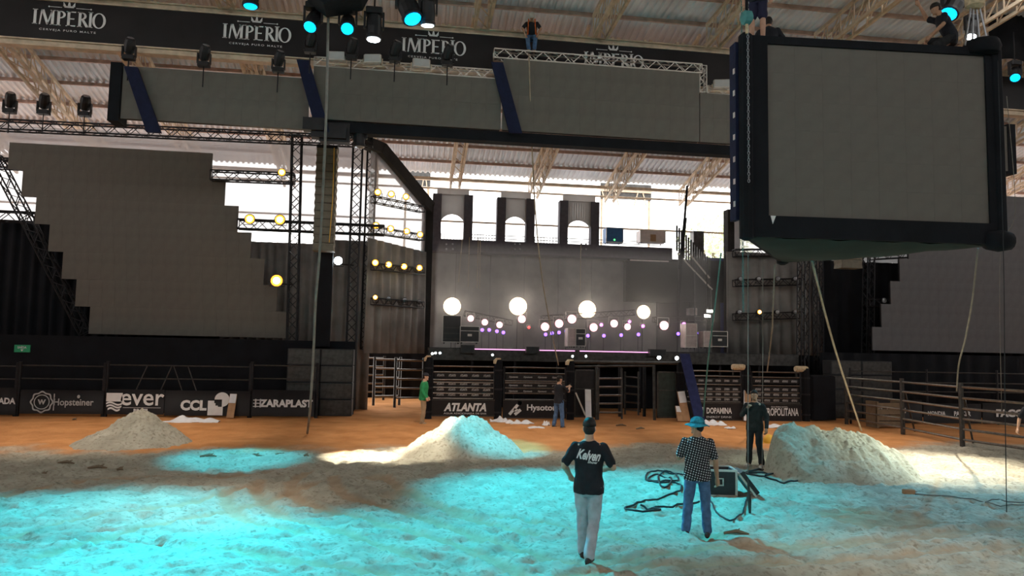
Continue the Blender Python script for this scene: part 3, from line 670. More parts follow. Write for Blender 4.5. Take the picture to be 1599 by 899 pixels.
# ------------------------------------------------------------------ par lamps on the bars
def par_lamp(label, p, glow, group, r=.13, d=(0, -1, 0)):
    p = V(p); t = thing('par_lamp', label, 'stage light', p, 0, group); d = V(d).normalized()
    MB().lathe([(r * .55, -.30), (r * .8, -.22), (r, -.04), (r * 1.06, 0), (r * .93, 0)], (0, 0, 0), d, 12).build('lamp_can', 'black_paint', t)
    MB().lathe([(.004, .004), (r * .92, .004), (r * .8, .02), (.004, .03)], (0, 0, 0), d, 12).build('lens', glow, t)
    if glow == 'glow_amber': MB().ball(d * .03, r * .55, 10, 6).build('bulb', 'bulb_amber', t, smooth=True)
    MB().path([(-r * 1.2, .1, -.02), (-r * 1.2, .1, -.2), (r * 1.2, .1, -.2), (r * 1.2, .1, -.02)], .014, 5).build('yoke', 'black_steel', t)
    return t
GA = 'amber lamps left of the stage'
for lab, px, py, Y, r in (('single amber lamp on the short truss beside the stepped screen', 440, 269, 28.85, .15),
        ('left one of the two brightest amber lamps on the level truss', 390, 342, 28.8, .19), ('right one of the two brightest amber lamps on the level truss', 437, 343, 28.8, .20),
        ('big lone amber lamp low beside the stepped screen', 432, 438, 28.8, .24)):
    tl_ = par_lamp(lab, at(px, py, Y), 'glow_amber', GA, r)
    if 'lone' in lab: MB().tube((0, .25, -.1), (at(459, py, YT).x - at(px, py, Y).x, YT - Y, -.1), .03).build('mounting_arm', 'black_steel', tl_)
tl_ = par_lamp('round white lamp beside the lower end of the speaker column', at(528, 407, 28.6), 'glow_cold', 'white lamps', .17)
MB().tube((0, .2, -.1), (at(552, 407, YT).x - at(528, 407, 28.6).x, YT - 28.6, -.1), .03).build('mounting_arm', 'black_steel', tl_)
rows_ = {'top': [(590, 300), (611, 303), (634, 307)], 'middle': [(587, 352), (610, 357), (635, 361), (656, 366)], 'bottom': [(586, 410), (607, 413), (631, 416), (655, 418)]}
for nm, L in rows_.items():
    for i, (px, py) in enumerate(L):
        f = (px - 583) / 76; par_lamp(f'{ORD[i]} amber lamp from the speaker column on the {nm} lamp bar', at(px, py, 29.35 + 2.6 * f), 'glow_amber', GA, .14)
par_lamp('lone lit amber lamp of the lowest lamp row', at(586, 464, 29.4), 'glow_amber', GA, .10)
for i, (px, py) in enumerate(((607, 466), (632, 468), (655, 471))):
    par_lamp(f'{ORD[i]} unlit lamp right of the lone amber one in the lowest row', at(px, py, 29.6 + 2.6 * (px - 583) / 76), 'lens_dark', 'unlit lamps', .10)
for nm, yy, xs_ in (('upper', 435, (1157, 1185, 1215, 1242)), ('lower', 487, (1155, 1186, 1214, 1242))):
    for i, px in enumerate(xs_):
        lit = nm == 'lower' and i == 1
        par_lamp('single lit orange lamp among the unlit ones right of the stage' if lit else f'{ORD[i]} small lamp from the stage on the {nm} lamp truss', at(px, yy, 31.8), 'glow_amber' if lit else 'lens_dark', 'small lamps right of the stage', .11)
par_lamp('small lamp on the short truss by the right screen', at(1381, 469, 29.8), 'lens_dark', 'small lamps right of the stage', .12)
# unlit moving heads standing on the banner beam, strips and left truss
GB_ = 'unlit moving heads'
for lab, px, py, Y in (('unlit moving head over the free end of the lowest strip', 202, 76, 22.9), ('unlit moving head above the middle of the lowest strip', 319, 87, 22.9), ('unlit moving head beside the joint of the lowest and middle strips', 435, 96, 22.9),
        ('first unlit moving head standing before the banner over the middle strip', 485, 66, 22.7), ('second unlit moving head standing before the banner over the middle strip', 549, 76, 22.7), ('third unlit moving head standing before the banner over the middle strip', 617, 80, 22.7), ('unlit moving head covering the end of the third crowned lettering', 699, 86, 22.7),
        ('unlit moving head at the far left on the long black truss', 16, 160, 28.9), ('middle one of three unlit heads on the long black truss', 69, 162, 28.9), ('unlit head on the long truss nearest the lowest strip', 133, 165, 28.9)):
    p = at(px, py, Y); t = thing('moving_head', lab, 'stage light', p, 0, GB_); s = 1.15 if Y < 25 else 1.35
    MB().tube((0, 0, -.3 * s), (0, 0, -.85 * s), .02, 6).build('stand_pipe', 'black_steel', t)
    MB().cbox(-.15 * s, .15 * s, -.1 * s, .1 * s, -.3 * s, -.18 * s, .02).build('lamp_base', 'black_paint', t)
    for k in (-1, 1): MB().beam((k * .16 * s, 0, -.22 * s), (k * .16 * s, 0, .06 * s), .035 * s, .09 * s).build('yoke_arm', 'black_paint', t)
    MB().lathe([(.07 * s, -.18 * s), (.13 * s, -.12 * s), (.14 * s, .1 * s), (.12 * s, .22 * s), (.09 * s, .26 * s)], (0, 0, .04), (.25, -.5, .7), 12).build('lamp_head', 'black_paint', t)
    MB().lathe([(.01, .262 * s), (.085 * s, .262 * s), (.01, .27 * s)], (0, 0, .04), (.25, -.5, .7), 12).build('lens', 'lens_dark', t)
moving_head('moving_head', 'unlit moving head hanging below the black beam near the hoist cluster', at(561, 211, YS + .3), at(561, 600, YS), 'lens_dark', GB_, None, 1.2, .3)
# flood lights along the lower banner beam
for lab, px, py in (('flood light with a pale housing above the middle strip, nearest the hoists', 526, 88), ('tilted pale flood light between two standing moving heads', 582, 92), ('upturned pale flood light beside the third crowned lettering', 658, 99), ('pale flood light beside the step of the tallest strip', 1127, 131)):
    p = at(px, py, 22.8); t = thing('flood_light', lab, 'flood light', p, random.uniform(-.3, .3), 'flood lights on the banner beam')
    MB().cbox(-.28, .28, -.08, .06, -.14, .14, .03).build('housing', 'alu', t); MB().box(-.24, .24, -.095, -.08, -.11, .11).build('glass_front', 'print_grey', t)
    MB().path([(-.31, 0, 0), (-.31, 0, -.24), (.31, 0, -.24), (.31, 0, 0)], .018, 5).build('bracket', 'cream_paint', t)
p = at(515, 4, 17.6)
t = thing('rig_box', 'big dark rig box hanging at the top edge over the cyan lamps', 'rig', p)
MB().prism([(-.62, .6), (-.55, .1), (-.1, -.2), (.3, -.1), (.75, .05), (1.0, .6)][::-1], -.4, .4).build('cloth_body', 'black_cloth', t)
for k in (-.5, .8): MB().tube((k, 0, .5), (k, 0, 2.2), .02).build('hanging_cable', 'black_steel', t)
# ------------------------------------------------------------------ the hanging three sided screen block
HB = 4.70; HT = 8.52
A = gnd(1166, 372, HB); C_ = gnd(1562, 385, HB); B = gnd(1222, 411, HB)
A.z = B.z = C_.z = 0
blk = thing('screen_block', 'big three sided hanging screen block wrapped in black cloth', 'screen', V((A.x, A.y, HB)))
e = (C_ - A); FW = e.length; ex = e.normalized(); en = V((ex.y, -ex.x, 0))      # en points to the camera
def face_box(p, q, u0, u1, z0, z1, d0, d1, name, mat, parent=blk):
    x = (q - p).normalized(); n = V((x.y, -x.x, 0)); P = lambda u, z, d: p + x * u + n * d + V((0, 0, z))
    return MB().hexa([P(u0, z0, d1), P(u1, z0, d1), P(u1, z0, d0), P(u0, z0, d0), P(u0, z1, d1), P(u1, z1, d1), P(u1, z1, d0), P(u0, z1, d0)]).build(name, mat, parent, world=True)
def inv_face(px, py):       # where a pixel's ray meets the front face: (distance along it, height)
    d = ray(px, py); k = (A - CAM).dot(en) / d.dot(en); h = CAM + d * k; return (h - A).dot(ex), h.z
u0, zt0 = inv_face(1196, 71); u1, zt1 = inv_face(1534, 88); _, zb0 = inv_face(1199, 338); _, zb1 = inv_face(1541, 349)
zt, zb_ = (zt0 + zt1) / 2, (zb0 + zb1) / 2
for (p, q, L) in ((A, C_, FW), (C_, B, (B - C_).length), (B, A, (A - B).length)):
    m0, m1 = (u0, L - (FW - u1)) 
    face_box(p, q, 0, L, HB + .03, zb_, -.05, .07, 'bottom_skirt', 'black_cloth'); face_box(p, q, 0, L, zt, HT, -.05, .07, 'top_skirt', 'black_cloth')
    face_box(p, q, 0, m0, zb_, zt, -.05, .07, 'side_skirt', 'black_cloth'); face_box(p, q, m1, L, zb_, zt, -.05, .07, 'side_skirt', 'black_cloth')
    face_box(p, q, m0, m1, zb_, zt, -.05, 0, 'screen_back', 'black_paint')
    cols = 8; rows = 6; cw = (m1 - m0) / cols; rh = (zt - zb_) / rows; x = (q - p).normalized(); ang = math.atan2(x.y, x.x)
    tm = MB().box(.001, cw - .001, -.03, 0, .001, rh - .001).mesh('led_tile')
    for i in range(cols):
        for j in range(rows): put('led_tile', tm, 'led_face', blk, loc=p + x * (m0 + i * cw) + V((0, 0, zb_ + j * rh)) - blk.location, rot=(0, 0, ang))
tri = [A, C_, B]; cen = (A + B + C_) / 3
for nm, z0, sag, mat in (('underside_cloth', HB + .02, -.16, 'cloth_green_black'), ('top_deck', HT - .05, .0, 'black_paint')):
    b = MB(); n = 14; ids = {}
    for i in range(n + 1):
        for j in range(n + 1 - i):
            k = n - i - j; p = (A * i + B * j + C_ * k) / n; s_ = 27 * i * j * k / n ** 3
            ids[i, j] = len(b.v); b.v.append((p.x, p.y, z0 + sag * s_ + .015 * math.sin(7 * p.x) * (sag != 0)))
    for i in range(n):
        for j in range(n - i):
            b.f.append((ids[i, j], ids[i + 1, j], ids[i, j + 1]))
            if i + j < n - 1: b.f.append((ids[i + 1, j], ids[i + 1, j + 1], ids[i, j + 1]))
    b.build(nm, mat, blk, world=True, smooth=True)
# corner padding, blue edge with its lights, white tag, bundled cloth end
for p in tri: MB().lathe([(.05, -.04), (.13, 0), (.13, HT - HB), (.06, HT - HB + .06)], (p.x, p.y, HB), (0, 0, 1), 10).build('corner_pad', 'black_cloth', blk, world=True)
le = A - ex * .13 - en * .05
MB().box(le.x - .05, le.x + .04, le.y, le.y + .25, HB + .35, HT - .1).build('edge_board', 'navy_band', blk, world=True)
for k in range(7): MB().box(le.x - .065, le.x - .045, le.y + .02, le.y + .08, HB + .6 + k * .42, HB + .7 + k * .42).build('edge_light', 'case_white', blk, world=True)
q = A + ex * .46 + en * .075; MB().prism([(q.x - .04, HB + .42), (q.x, HB + .27), (q.x + .06, HB + .42)][::1], q.y - .01, q.y).build('paper_tag', 'print_white', blk, world=True)
q = C_ - ex * .35 + en * .05
MB().lathe([(.03, 0), (.17, .05), (.21, .3), (.17, .5), (.06, .56)], q + V((0, 0, HB + .1)), ex, 12).build('bundled_cloth', 'black_cloth', blk, world=True, smooth=True)
q = C_ + V((0, 0, HT)); MB().lathe([(.3, -.12), (.34, 0), (.3, .14), (.12, .2)], q - ex * .25, (0, 0, 1), 12).build('bundled_cloth', 'black_cloth', blk, world=True, smooth=True)
def chain(label, p, q, r=.035, mat='chain_steel', name='hoist_chain', group='hoist chains of the screen block'):
    t = thing(name, label, 'chain', V(q), 0, group); L = (V(p) - V(q)).length; n = int(L / (r * 3.2)); d = (V(p) - V(q)) / n
    lm = MB(); a = r; lm.path([(a * math.cos(k * math.pi / 4), 0, 1.6 * a * math.sin(k * math.pi / 4)) for k in range(9)], r * .35, 4); me_ = lm.mesh('chain_link'); b = MB()
    for i in range(n):                       # every link is there, joined because they are only a few pixels wide
        rot = Matrix.Rotation((i % 2) * math.pi / 2, 4, 'Z'); b.add([rot @ V(v) + d * (i + .5) for v in lm.v], lm.f)
    bpy.data.meshes.remove(me_); b.build('chain_links', mat, t); return t
pc = A - ex * .02 + en * .16
chain('steel hoist chain running down the outer corner of the screen block', pc + V((0, 0, HT + 3.5)), pc + V((0, 0, HB + 1.0)), .02)
pt = at(1160, 385, A.y + .4); chain('teal chain hanging down past the corner of the screen block', V((pt.x, pt.y, HT + 3)), V((pt.x, pt.y, at(1159, 487, pt.y).z)), .017, 'rope_teal')
t = thing('chain_hoist', 'teal ended chain hoist hanging above the corner of the screen block', 'hoist', pc + V((-.02, 0, HT + .28)), group='chain hoists')
MB().lathe([(.07, -.1), (.13, -.06), (.13, .06), (.07, .1)], (0, 0, 0), (1, 0, 0), 12).build('hoist_motor', 'rope_teal', t); MB().tube((0, 0, -.3), (0, 0, -.05), .03).build('hook', 'wood_cap', t); MB().tube((0, 0, .05), (0, 0, 1.5), .03).build('lifting_strap', 'black_cloth', t)
q = C_ + V((0, 0, HT + .95)) - ex * .35
t = thing('chain_hoist', 'brown chain hoist with steel legs above the far corner of the block', 'hoist', q, group='chain hoists')
MB().lathe([(.08, -.16), (.17, -.1), (.17, .1), (.08, .16)], (0, 0, 0), (0, 0, 1), 12).build('hoist_motor', 'wood_cap', t)
for k in (-.14, -.05, .05, .16): MB().tube((k * .6, 0, -.1), (k * 1.7, 0, -.9), .018).build('sling_leg', 'chain_steel', t)
MB().tube((0, 0, .1), (0, 0, 3), .03).build('lifting_strap', 'black_cloth', t)
cr = at(1545, 40, 21.5)
rect_cloth('hanging_drape', 'big black drape hanging at the top right image edge', cr.x, cr.x + 9, at(1590, 93, 21.5).z, 14.2, 21.5, 'black_cloth', 8)

# ------------------------------------------------------------------ stage
SZ = 2.58; YF = 30.4
XA, XB = at(670, 541, YF).x, at(1246, 556, YF).x
st = thing('stage', 'long dark raised concert stage behind the bucking chutes', 'stage', V((XA, YF, 0)))
MB().box(XA, XB, YF, 37, SZ - .12, SZ).build('stage_deck', 'black_paint', st, world=True)
MB().box(XA, XB, YF - .06, YF, SZ - .5, SZ - .02).build('front_fascia', 'dark_steel', st, world=True)
for i, (pa, pb) in enumerate(((727, 822), (842, 897), (905, 1015))):
    MB().box(at(pa, 541, YF).x, at(pb, 541, YF).x, YF - .09, YF - .06, SZ - .05, SZ - .01).build('light_strip', 'glow_strip', st, world=True)
k = XA
while k < XB: MB().beam((k, YF + .2, 0), (k, YF + .2, SZ - .12), .09).build('stage_leg', 'black_steel', st, world=True); k += 1.8
MB().box(XA, XB, YF + 2.2, YF + 2.3, 0, SZ - .12).build('under_cloth', 'black_cloth', st, world=True)
def fold_box(label, px0, px1, py0, py1, Y, dep=.3, mat='dark_steel', name='stage_monitor', cat='monitor', group=None):
    p, q = at(px0, py0, Y), at(px1, py1, Y); t = thing(name, label, cat, V((p.x, Y, q.z)), 0, group); w_, h_ = q.x - p.x, p.z - q.z
    MB().prism([(0, 0), (w_, 0), (w_, h_), (0, h_)], 0, dep).build('body', mat, t); MB().box(.03, w_ - .03, -.015, 0, .03, h_ - .03).build('grille', 'case_black', t)
for lab, a in (('first', (720, 538, 741, 551)), ('second', (822, 541, 842, 552)), ('third', (1015, 545, 1040, 556))):
    fold_box(f'{lab} dark monitor box from the wing wall hooked over the stage edge', a[0], a[2], a[1], a[3], YF - .36, .3, group='boxes on the stage edge')
YBK = 36.0
bk = thing('stage_backdrop', 'dark grey brown backdrop wall behind the stage lamps', 'backdrop', V((at(672, 500, YBK).x, YBK, SZ)))
xb0, xb1 = at(655, 500, YBK).x, at(1125, 500, YBK).x; zbal = at(800, 396, 35.2).z
nn = 9
for i in range(nn): MB().box(xb0 + (xb1 - xb0) * i / nn + .01, xb0 + (xb1 - xb0) * (i + 1) / nn - .01, YBK, YBK + .1, SZ, zbal).build('backdrop_panel', 'grey_cloth' if i < 7 else 'black_cloth', bk, world=True)
MB().box(xb0, xb1, YBK + .1, YBK + .14, SZ, zbal).build('backing_cloth', 'black_cloth', bk, world=True)
MB().box(at(980, 500, YBK - .6).x, xb1, YBK - .6, YBK - .5, at(1000, 470, YBK).z, at(1000, 405, YBK).z).build('dark_header', 'black_cloth', bk, world=True)
# balcony with three arches
YA = 35.2
zb0_, zb1_ = at(800, 396, YA).z, at(800, 377, YA).z
bal = thing('balcony', 'dark balcony deck carrying the three arched towers', 'balcony', V((at(672, 390, YA).x, YA, zb0_)))
MB().box(at(672, 390, YA).x, at(1050, 390, YA).x, YA, YA + 1.6, zb0_, zb1_).build('balcony_deck', 'pillar_purple', bal, world=True)
MB().box(at(980, 400, YA).x, at(1062, 400, YA).x, YA + .2, YA + .7, at(1000, 470, YA).z, zb0_ - .1).build('side_block', 'black_cloth', bal, world=True)
MB().beam((at(985, 400, YA).x, YA + .1, zb0_ - .08), (at(1045, 400, YA).x, YA + .1, zb0_ - .08), .06).build('light_edge', 'case_white', bal, world=True)
for zz in (.16, .32, .48): MB().tube((at(740, 390, YA).x, YA + 1.4, zb1_ + zz), (at(1050, 390, YA).x, YA + 1.4, zb1_ + zz), .02, 6).build('guard_rail', 'dark_steel', bal, world=True)
for i, (px0, px1) in enumerate(((741, 777), (835, 873), (683, 724))):
    for k in range(9):
        x = at(px0 + (px1 - px0) * k / 8, 380, YA + 1.4).x; MB().beam((x, YA + 1.4, zb1_), (x, YA + 1.4, zb1_ + .5), .03).build('baluster', 'dark_steel', bal, world=True)
for px in (697, 707, 804, 812, 908, 915):
    for py in (379, 387): MB().lathe([(.01, 0), (.05, 0), (.03, .03)], at(px, py + 2, YA), (0, -1, 0), 8).build('blinder_bulb', 'lens_dark', bal, world=True)
for n_, (pl, pr, py_t, py_s, py_a) in (('tallest arched tower, nearest the wing wall', (675, 738, 294, 303, 333)), ('middle arched tower over the stage', (776, 835, 299, 309, 337)), ('arched tower beside the blue case', (874, 936, 304, 314, 343))):
    x0, x1 = at(pl, 350, YA).x, at(pr, 350, YA).x; z0 = zb1_; zs = at((pl + pr) / 2, py_s, YA).z; ztp = at((pl + pr) / 2, py_t, YA).z; za = at((pl + pr) / 2, py_a, YA).z
    t = thing('arch_tower', n_, 'arch', V(((x0 + x1) / 2, YA, z0)), 0, 'arched towers on the balcony'); wpl = .42
    MB().box(x0, x0 + wpl, YA, YA + .5, z0, zs).build('pillar', 'pillar_purple', t, world=True); MB().box(x1 - wpl, x1, YA, YA + .5, z0, zs).build('pillar', 'pillar_purple', t, world=True)
    xi0, xi1 = x0 + wpl - .06, x1 - wpl + .06; r = (xi1 - xi0) / 2; cx = (xi0 + xi1) / 2; zc = za - r; b = MB(); n = 16
    for k in range(n):                   # panel above the arch as strips from the curve up to the head
        a0_, a1_ = math.pi * (1 - k / n), math.pi * (1 - (k + 1) / n)
        xa, xb_ = cx + r * math.cos(a0_), cx + r * math.cos(a1_); za_, zb2 = zc + r * math.sin(a0_), zc + r * math.sin(a1_)
        b.hexa([(xa, YA + .08, za_), (xb_, YA + .08, zb2), (xb_, YA + .3, zb2), (xa, YA + .3, za_), (xa, YA + .08, zs), (xb_, YA + .08, zs), (xb_, YA + .3, zs), (xa, YA + .3, zs)])
    b.build('arch_panel', 'arch_gauze', t, world=True)
    MB().box(x0 + .2, x1 - .2, YA + .06, YA + .34, zs, ztp).build('head_board', 'arch_gauze', t, world=True)
def crate(label, px0, px1, py0, py1, Y, mat, dep=.6, name='flight_case', cat='case', group=None, trim='alu', extra=None):
    p, q = at(px0, py0, Y), at(px1, py1, Y); w_, h_ = q.x - p.x, p.z - q.z
    t = thing(name, label, cat, V((p.x, Y, q.z)), 0, group)
    MB().cbox(0, w_, 0, dep, .06, h_, .015).build('case_body', mat, t)
    e_ = .03
    for xx in (0, w_):
        for yy in (0, dep): MB().box(xx - e_ / 2, xx + e_ / 2, yy - e_ / 2, yy + e_ / 2, .06, h_).build('edge_trim', trim, t)
    for zz in (.08, h_): MB().box(0, w_, -e_ / 2, e_ / 2, zz - e_ / 2, zz + e_ / 2).build('edge_trim', trim, t)
    for xx in (.08, w_ - .08):
        for yy in (.08, dep - .08): MB().lathe([(.03, -.015), (.035, 0), (.03, .015)], (xx, yy, .035), (1, 0, 0), 8).build('caster', 'black_paint', t)
    if extra: extra(t, w_, h_, dep)
    return t
def latches(t, w_, h_, dep):
    MB().box(w_ / 2 - .09, w_ / 2 + .09, -.03, 0, h_ * .5 - .05, h_ * .5 + .05).build('handle', 'alu', t); MB().box(.02, w_ - .02, -.02, 0, h_ * .72, h_ * .72 + .025).build('lid_seam', 'alu', t)
G_C = 'cases on the stage'
crate('blue case standing on the balcony with a tiny green light', 947, 973, 355, 381, YA + .3, 'case_blue', group='cases on the balcony', extra=lambda t, w_, h_, d: MB().lathe([(.005, 0), (.05, 0), (.01, .03)], (w_ * .48, -.01, .2), (0, -1, 0), 8).build('green_light', 'glow_green', t))
crate('white case with a brown label on the balcony', 1000, 1039, 359, 381, YA + .3, 'case_white', group='cases on the balcony', extra=lambda t, w_, h_, d: MB().box(w_ * .4, w_ * .62, -.02, 0, .12, h_ * .7).build('brown_label', 'cardboard', t))
crate('open frame rack at the wing wall end of the stage', 692, 719, 492, 537, 31.4, 'case_black', group=G_C, extra=lambda t, w_, h_, d: [MB().box(.03, w_ - .03, -.02, 0, h_ * f, h_ * f + .05).build('rack_unit', 'dark_steel', t) for f in (.15, .35, .55)])
crate('dark flight case with metal edges near the open frame rack', 719, 748, 509, 537, 31.1, 'case_black', group=G_C, extra=latches)
crate('pale sided case with a black front beside the bright lamp row', 899, 914, 513, 543, 31.0, 'case_black', group=G_C, extra=latches)
crate('pale upright panel case standing left of the black fronted case', 887, 899, 512, 543, 31.0, 'case_pink', group=G_C)
crate('tall pinkish double rack near the blue slanted board', 1071, 1088, 505, 545, 31.2, 'case_pink', group=G_C, extra=lambda t, w_, h_, d: MB().box(0, w_, -.02, 0, h_ * .52, h_ * .52 + .03).build('shelf_line', 'alu', t))
crate('pale pink end of the grey flight case at the stage edge', 1099, 1112, 517, 544, 30.9, 'case_pink', group=G_C)
crate('grey flight case with light edges at the stage edge', 1112, 1136, 517, 544, 30.9, 'case_black', group=G_C, extra=latches)
crate('small pinkish box hanging high at the back of the stage', 1076, 1088, 481, 494, 35.0, 'case_pink', .3, 'stage_box', 'box', G_C)
# stage lamps
def blinder(label, px, py, r, Y=33.6):
    p = at(px, py, Y); t = thing('blinder_lamp', label, 'stage light', p, 0, 'dazzling white stage lamps')
    MB().lathe([(r * .4, .34), (r * .9, .22), (r * 1.05, .02), (r * 1.05, 0)], (0, 0, 0), (0, 1, 0), 18).build('reflector_can', 'black_paint', t)
    MB().lathe([(r * .7, .0), (r, .0), (r * .88, .05), (r * .7, .05)], (0, 0, 0), (0, -1, 0), 20).build('lens', 'rim_white', t, smooth=True)
    MB().ball((0, -.03, 0), (r * .78, .09, r * .78), 16, 8).build('bulb', 'glow_white', t, smooth=True)
    MB().tube((0, .2, -r * .8), (0, .2, SZ - p.z), .02).build('stand_pipe', 'black_steel', t)
for lab, px, py, r in (('dazzling white lamp nearest the wing wall', 706, 478, .40), ('dazzling white lamp under the middle arch', 809, 478, .42), ('dazzling white lamp above the black fronted case', 917, 483, .42), ('smallest dazzling white lamp, to the right on stage', 1005, 487, .33)): blinder(lab, px, py, r)
t = thing('work_lamp_stand', 'pole with two small white work lamps beside the grey flight case', 'lamp stand', V((*at(1104, 540, 31.6).xy, SZ)))
p = at(1104, 490, 31.6); MB().tube((0, 0, 0), (0, 0, at(1106, 400, 31.6).z - SZ), .025).build('pole', 'dark_steel', t)
for dx, dz in ((-.05, -.1), (.06, .12)):
    MB().box(p.x + dx - .16, p.x + dx + .16, 31.45, 31.55, p.z + dz - .07, p.z + dz + .07).build('lamp_housing', 'black_paint', t, world=True); MB().box(p.x + dx - .13, p.x + dx + .13, 31.435, 31.455, p.z + dz - .05, p.z + dz + .05).build('lamp_glass', 'glow_white', t, world=True)
# truss that carries the pink heads, and the heads
for lab, a_, b_ in (('low dark truss near the open frame rack', (725, 489), (800, 504)), ('low dark truss under the dazzling lamps', (845, 497), (990, 488)), ('low dark truss beside the tall pinkish rack', (1020, 499), (1100, 497))):
    truss('head_truss', lab, at(*a_, 33.4), at(*b_, 33.4), .24, 'dark_steel', 'low trusses on stage')
heads = [(735, 497, .13, 'p'), (757, 503, .13, 'p'), (780, 507, .13, 'p'), (815, 498, .16, 'p'), (826, 511, .06, 'r'), (851, 510, .17, 'p'), (873, 505, .17, 'p'), (893, 498, .18, 'p'), (927, 511, .17, 'p'), (939, 507, .07, 'm'), (959, 505, .16, 'p'), (980, 510, .14, 'p'), (983, 502, .06, 'm'), (1004, 509, .07, 'm'), (1037, 508, .19, 'p'), (1068, 506, .08, 'm')]
gl = {'p': 'glow_pink', 'm': 'glow_magenta', 'r': 'glow_red'}; cn = {'p': 'pink white', 'm': 'magenta', 'r': 'red'}; cnt = {}
for px, py, r, k in heads:
    r *= 1.2
    cnt[k] = cnt.get(k, 0) + 1; nth = ORD[cnt[k] - 1]
    p = at(px, py, 33.0); t = thing('beam_lamp', f'{nth} {cn[k]} glowing lamp from the wing wall in the low stage row' if k != 'r' else 'small red glowing lamp under the middle dazzling lamp', 'stage light', p, 0, 'glowing lamps in the low stage row')
    MB().lathe([(r * .6, .36), (r, .2), (r * 1.08, 0), (r * .95, 0)], (0, 0, 0), (0, 1, 0), 12).build('lamp_head', 'black_paint', t); MB().lathe([(.004, 0), (r * .95, 0), (r * .6, .04), (.004, .05)], (0, 0, 0), (0, -1, 0), 12).build('lens', gl[k], t)
    if k == 'p': MB().ball((0, -.04, 0), (r * .62, .05, r * .62), 12, 6).build('bulb', 'bulb_pink', t, smooth=True)
    MB().path([(-r * 1.2, .12, 0), (-r * 1.2, .12, r * 1.6), (r * 1.2, .12, r * 1.6), (r * 1.2, .12, 0)], .018, 5).build('yoke', 'alu', t)
for i, (px, py) in enumerate([(712, 507), (753, 515), (764, 515), (776, 517), (786, 519), (852, 522), (862, 520), (873, 519), (884, 517), (918, 524), (943, 524), (970, 523), (997, 522), (1059, 521), (1092, 520)]):
    p = at(px, py, 32.6); t = thing('pin_light', f'{ORD[i]} tiny violet pin light from the wing wall on stage', 'stage light', p, 0, 'violet pin lights')
    MB().lathe([(.05, .16), (.08, .02), (.08, 0)], (0, 0, 0), (0, 1, 0), 10).build('lamp_can', 'black_paint', t); MB().lathe([(.004, 0), (.08, 0), (.05, .03), (.004, .04)], (0, 0, 0), (0, -1, 0), 10).build('lens', 'glow_violet', t); MB().tube((0, .08, -.06), (0, .08, SZ - p.z), .012, 6).build('stand_pipe', 'black_steel', t)
for i, (px, py) in enumerate([(675, 552), (680, 551), (687, 551), (769, 554), (894, 556), (915, 556), (1029, 558), (1057, 559)]):
    p = at(px, py, 30.21); t = thing('under_stage_lamp', f'{ORD[i]} small white lamp from the wing wall under the stage edge', 'lamp', p, 0, 'white lamps under the stage edge'); r = .08 if i > 5 else .045
    MB().lathe([(r * .6, .14), (r, .02), (r, 0)], (0, 0, 0), (0, 1, 0), 10).build('lamp_can', 'black_paint', t); MB().lathe([(.004, 0), (r, 0), (.004, .04)], (0, 0, 0), (0, -1, 0), 10).build('lens', 'glow_cold', t)
# picket railed stair beside the balcony
t = thing('stair_railing', 'slanting picket railing of the stair beside the balcony', 'railing', at(1100, 455, 34.5))
for (xa, ya), (xb, yb) in (((1056, 372), (1108, 434)), ((1058, 395), (1112, 452))): MB().tube(at(xa, ya, 34.5), at(xb, yb, 34.5), .04).build('hand_rail', 'alu', t, world=True)
for px_, py_ in ((1060, 398), (1085, 425), (1110, 450)): q_ = at(px_, py_, 34.5); MB().tube(q_, (q_.x, q_.y, SZ), .04).build('support_post', 'dark_steel', t, world=True)
for i in range(15):
    f = i / 14; MB().beam(at(1057 + 51 * f, 352 + 52 * f, 34.6), at(1057 + 51 * f, 392 + 52 * f, 34.6), .09, .03).build('picket', 'dark_steel', t, world=True)
o = MB().tube(at(1073, 290, 34.2), at(1060, 460, 34.2), .06).tube(at(1060, 458, 34.2), V((*at(1058, 480, 34.2).xy, SZ)), .05).tube(at(1070, 340, 34.3), at(1062, 420, 34.3), .09).build('leaning_pole', 'black_cloth'); tag(o, 'dark leaning pole in front of the picket railing', 'pole')
o = MB().box(at(1104, 420, 36.4).x, at(1135, 420, 36.4).x, 36.3, 36.6, SZ, at(1120, 403, 36.4).z).build('wall_panel', 'navy_cloth'); tag(o, 'dark blue panel below the tree at the right of the stair', 'panel')
o = MB().box(at(1082, 380, 36.2).x, at(1098, 380, 36.2).x, 36.1, 36.6, at(1090, 420, 36.2).z, at(1090, 361, 36.2).z).build('speaker_box', 'dark_steel'); tag(o, 'grey upright box behind the picket railing', 'box')

# thin stage haze
hm = bpy.data.materials.new('stage_haze'); hm.use_nodes = True; nt = hm.node_tree; nt.nodes.clear()
ho = nt.nodes.new('ShaderNodeOutputMaterial'); hv = nt.nodes.new('ShaderNodeVolumeScatter'); hv.inputs['Density'].default_value = .05; hv.inputs['Anisotropy'].default_value = .3; hv.inputs['Color'].default_value = (1, .93, .88, 1)
nt.links.new(hv.outputs[0], ho.inputs['Volume']); MATS['stage_haze'] = hm
o = MB().box(XA + .3, at(1110, 540, 33).x, 30.5, 35.0, SZ + .01, at(800, 400, 35).z).build('haze', 'stage_haze'); tag(o, 'thin warm haze hanging around the stage lamps', 'haze', kind='stuff')
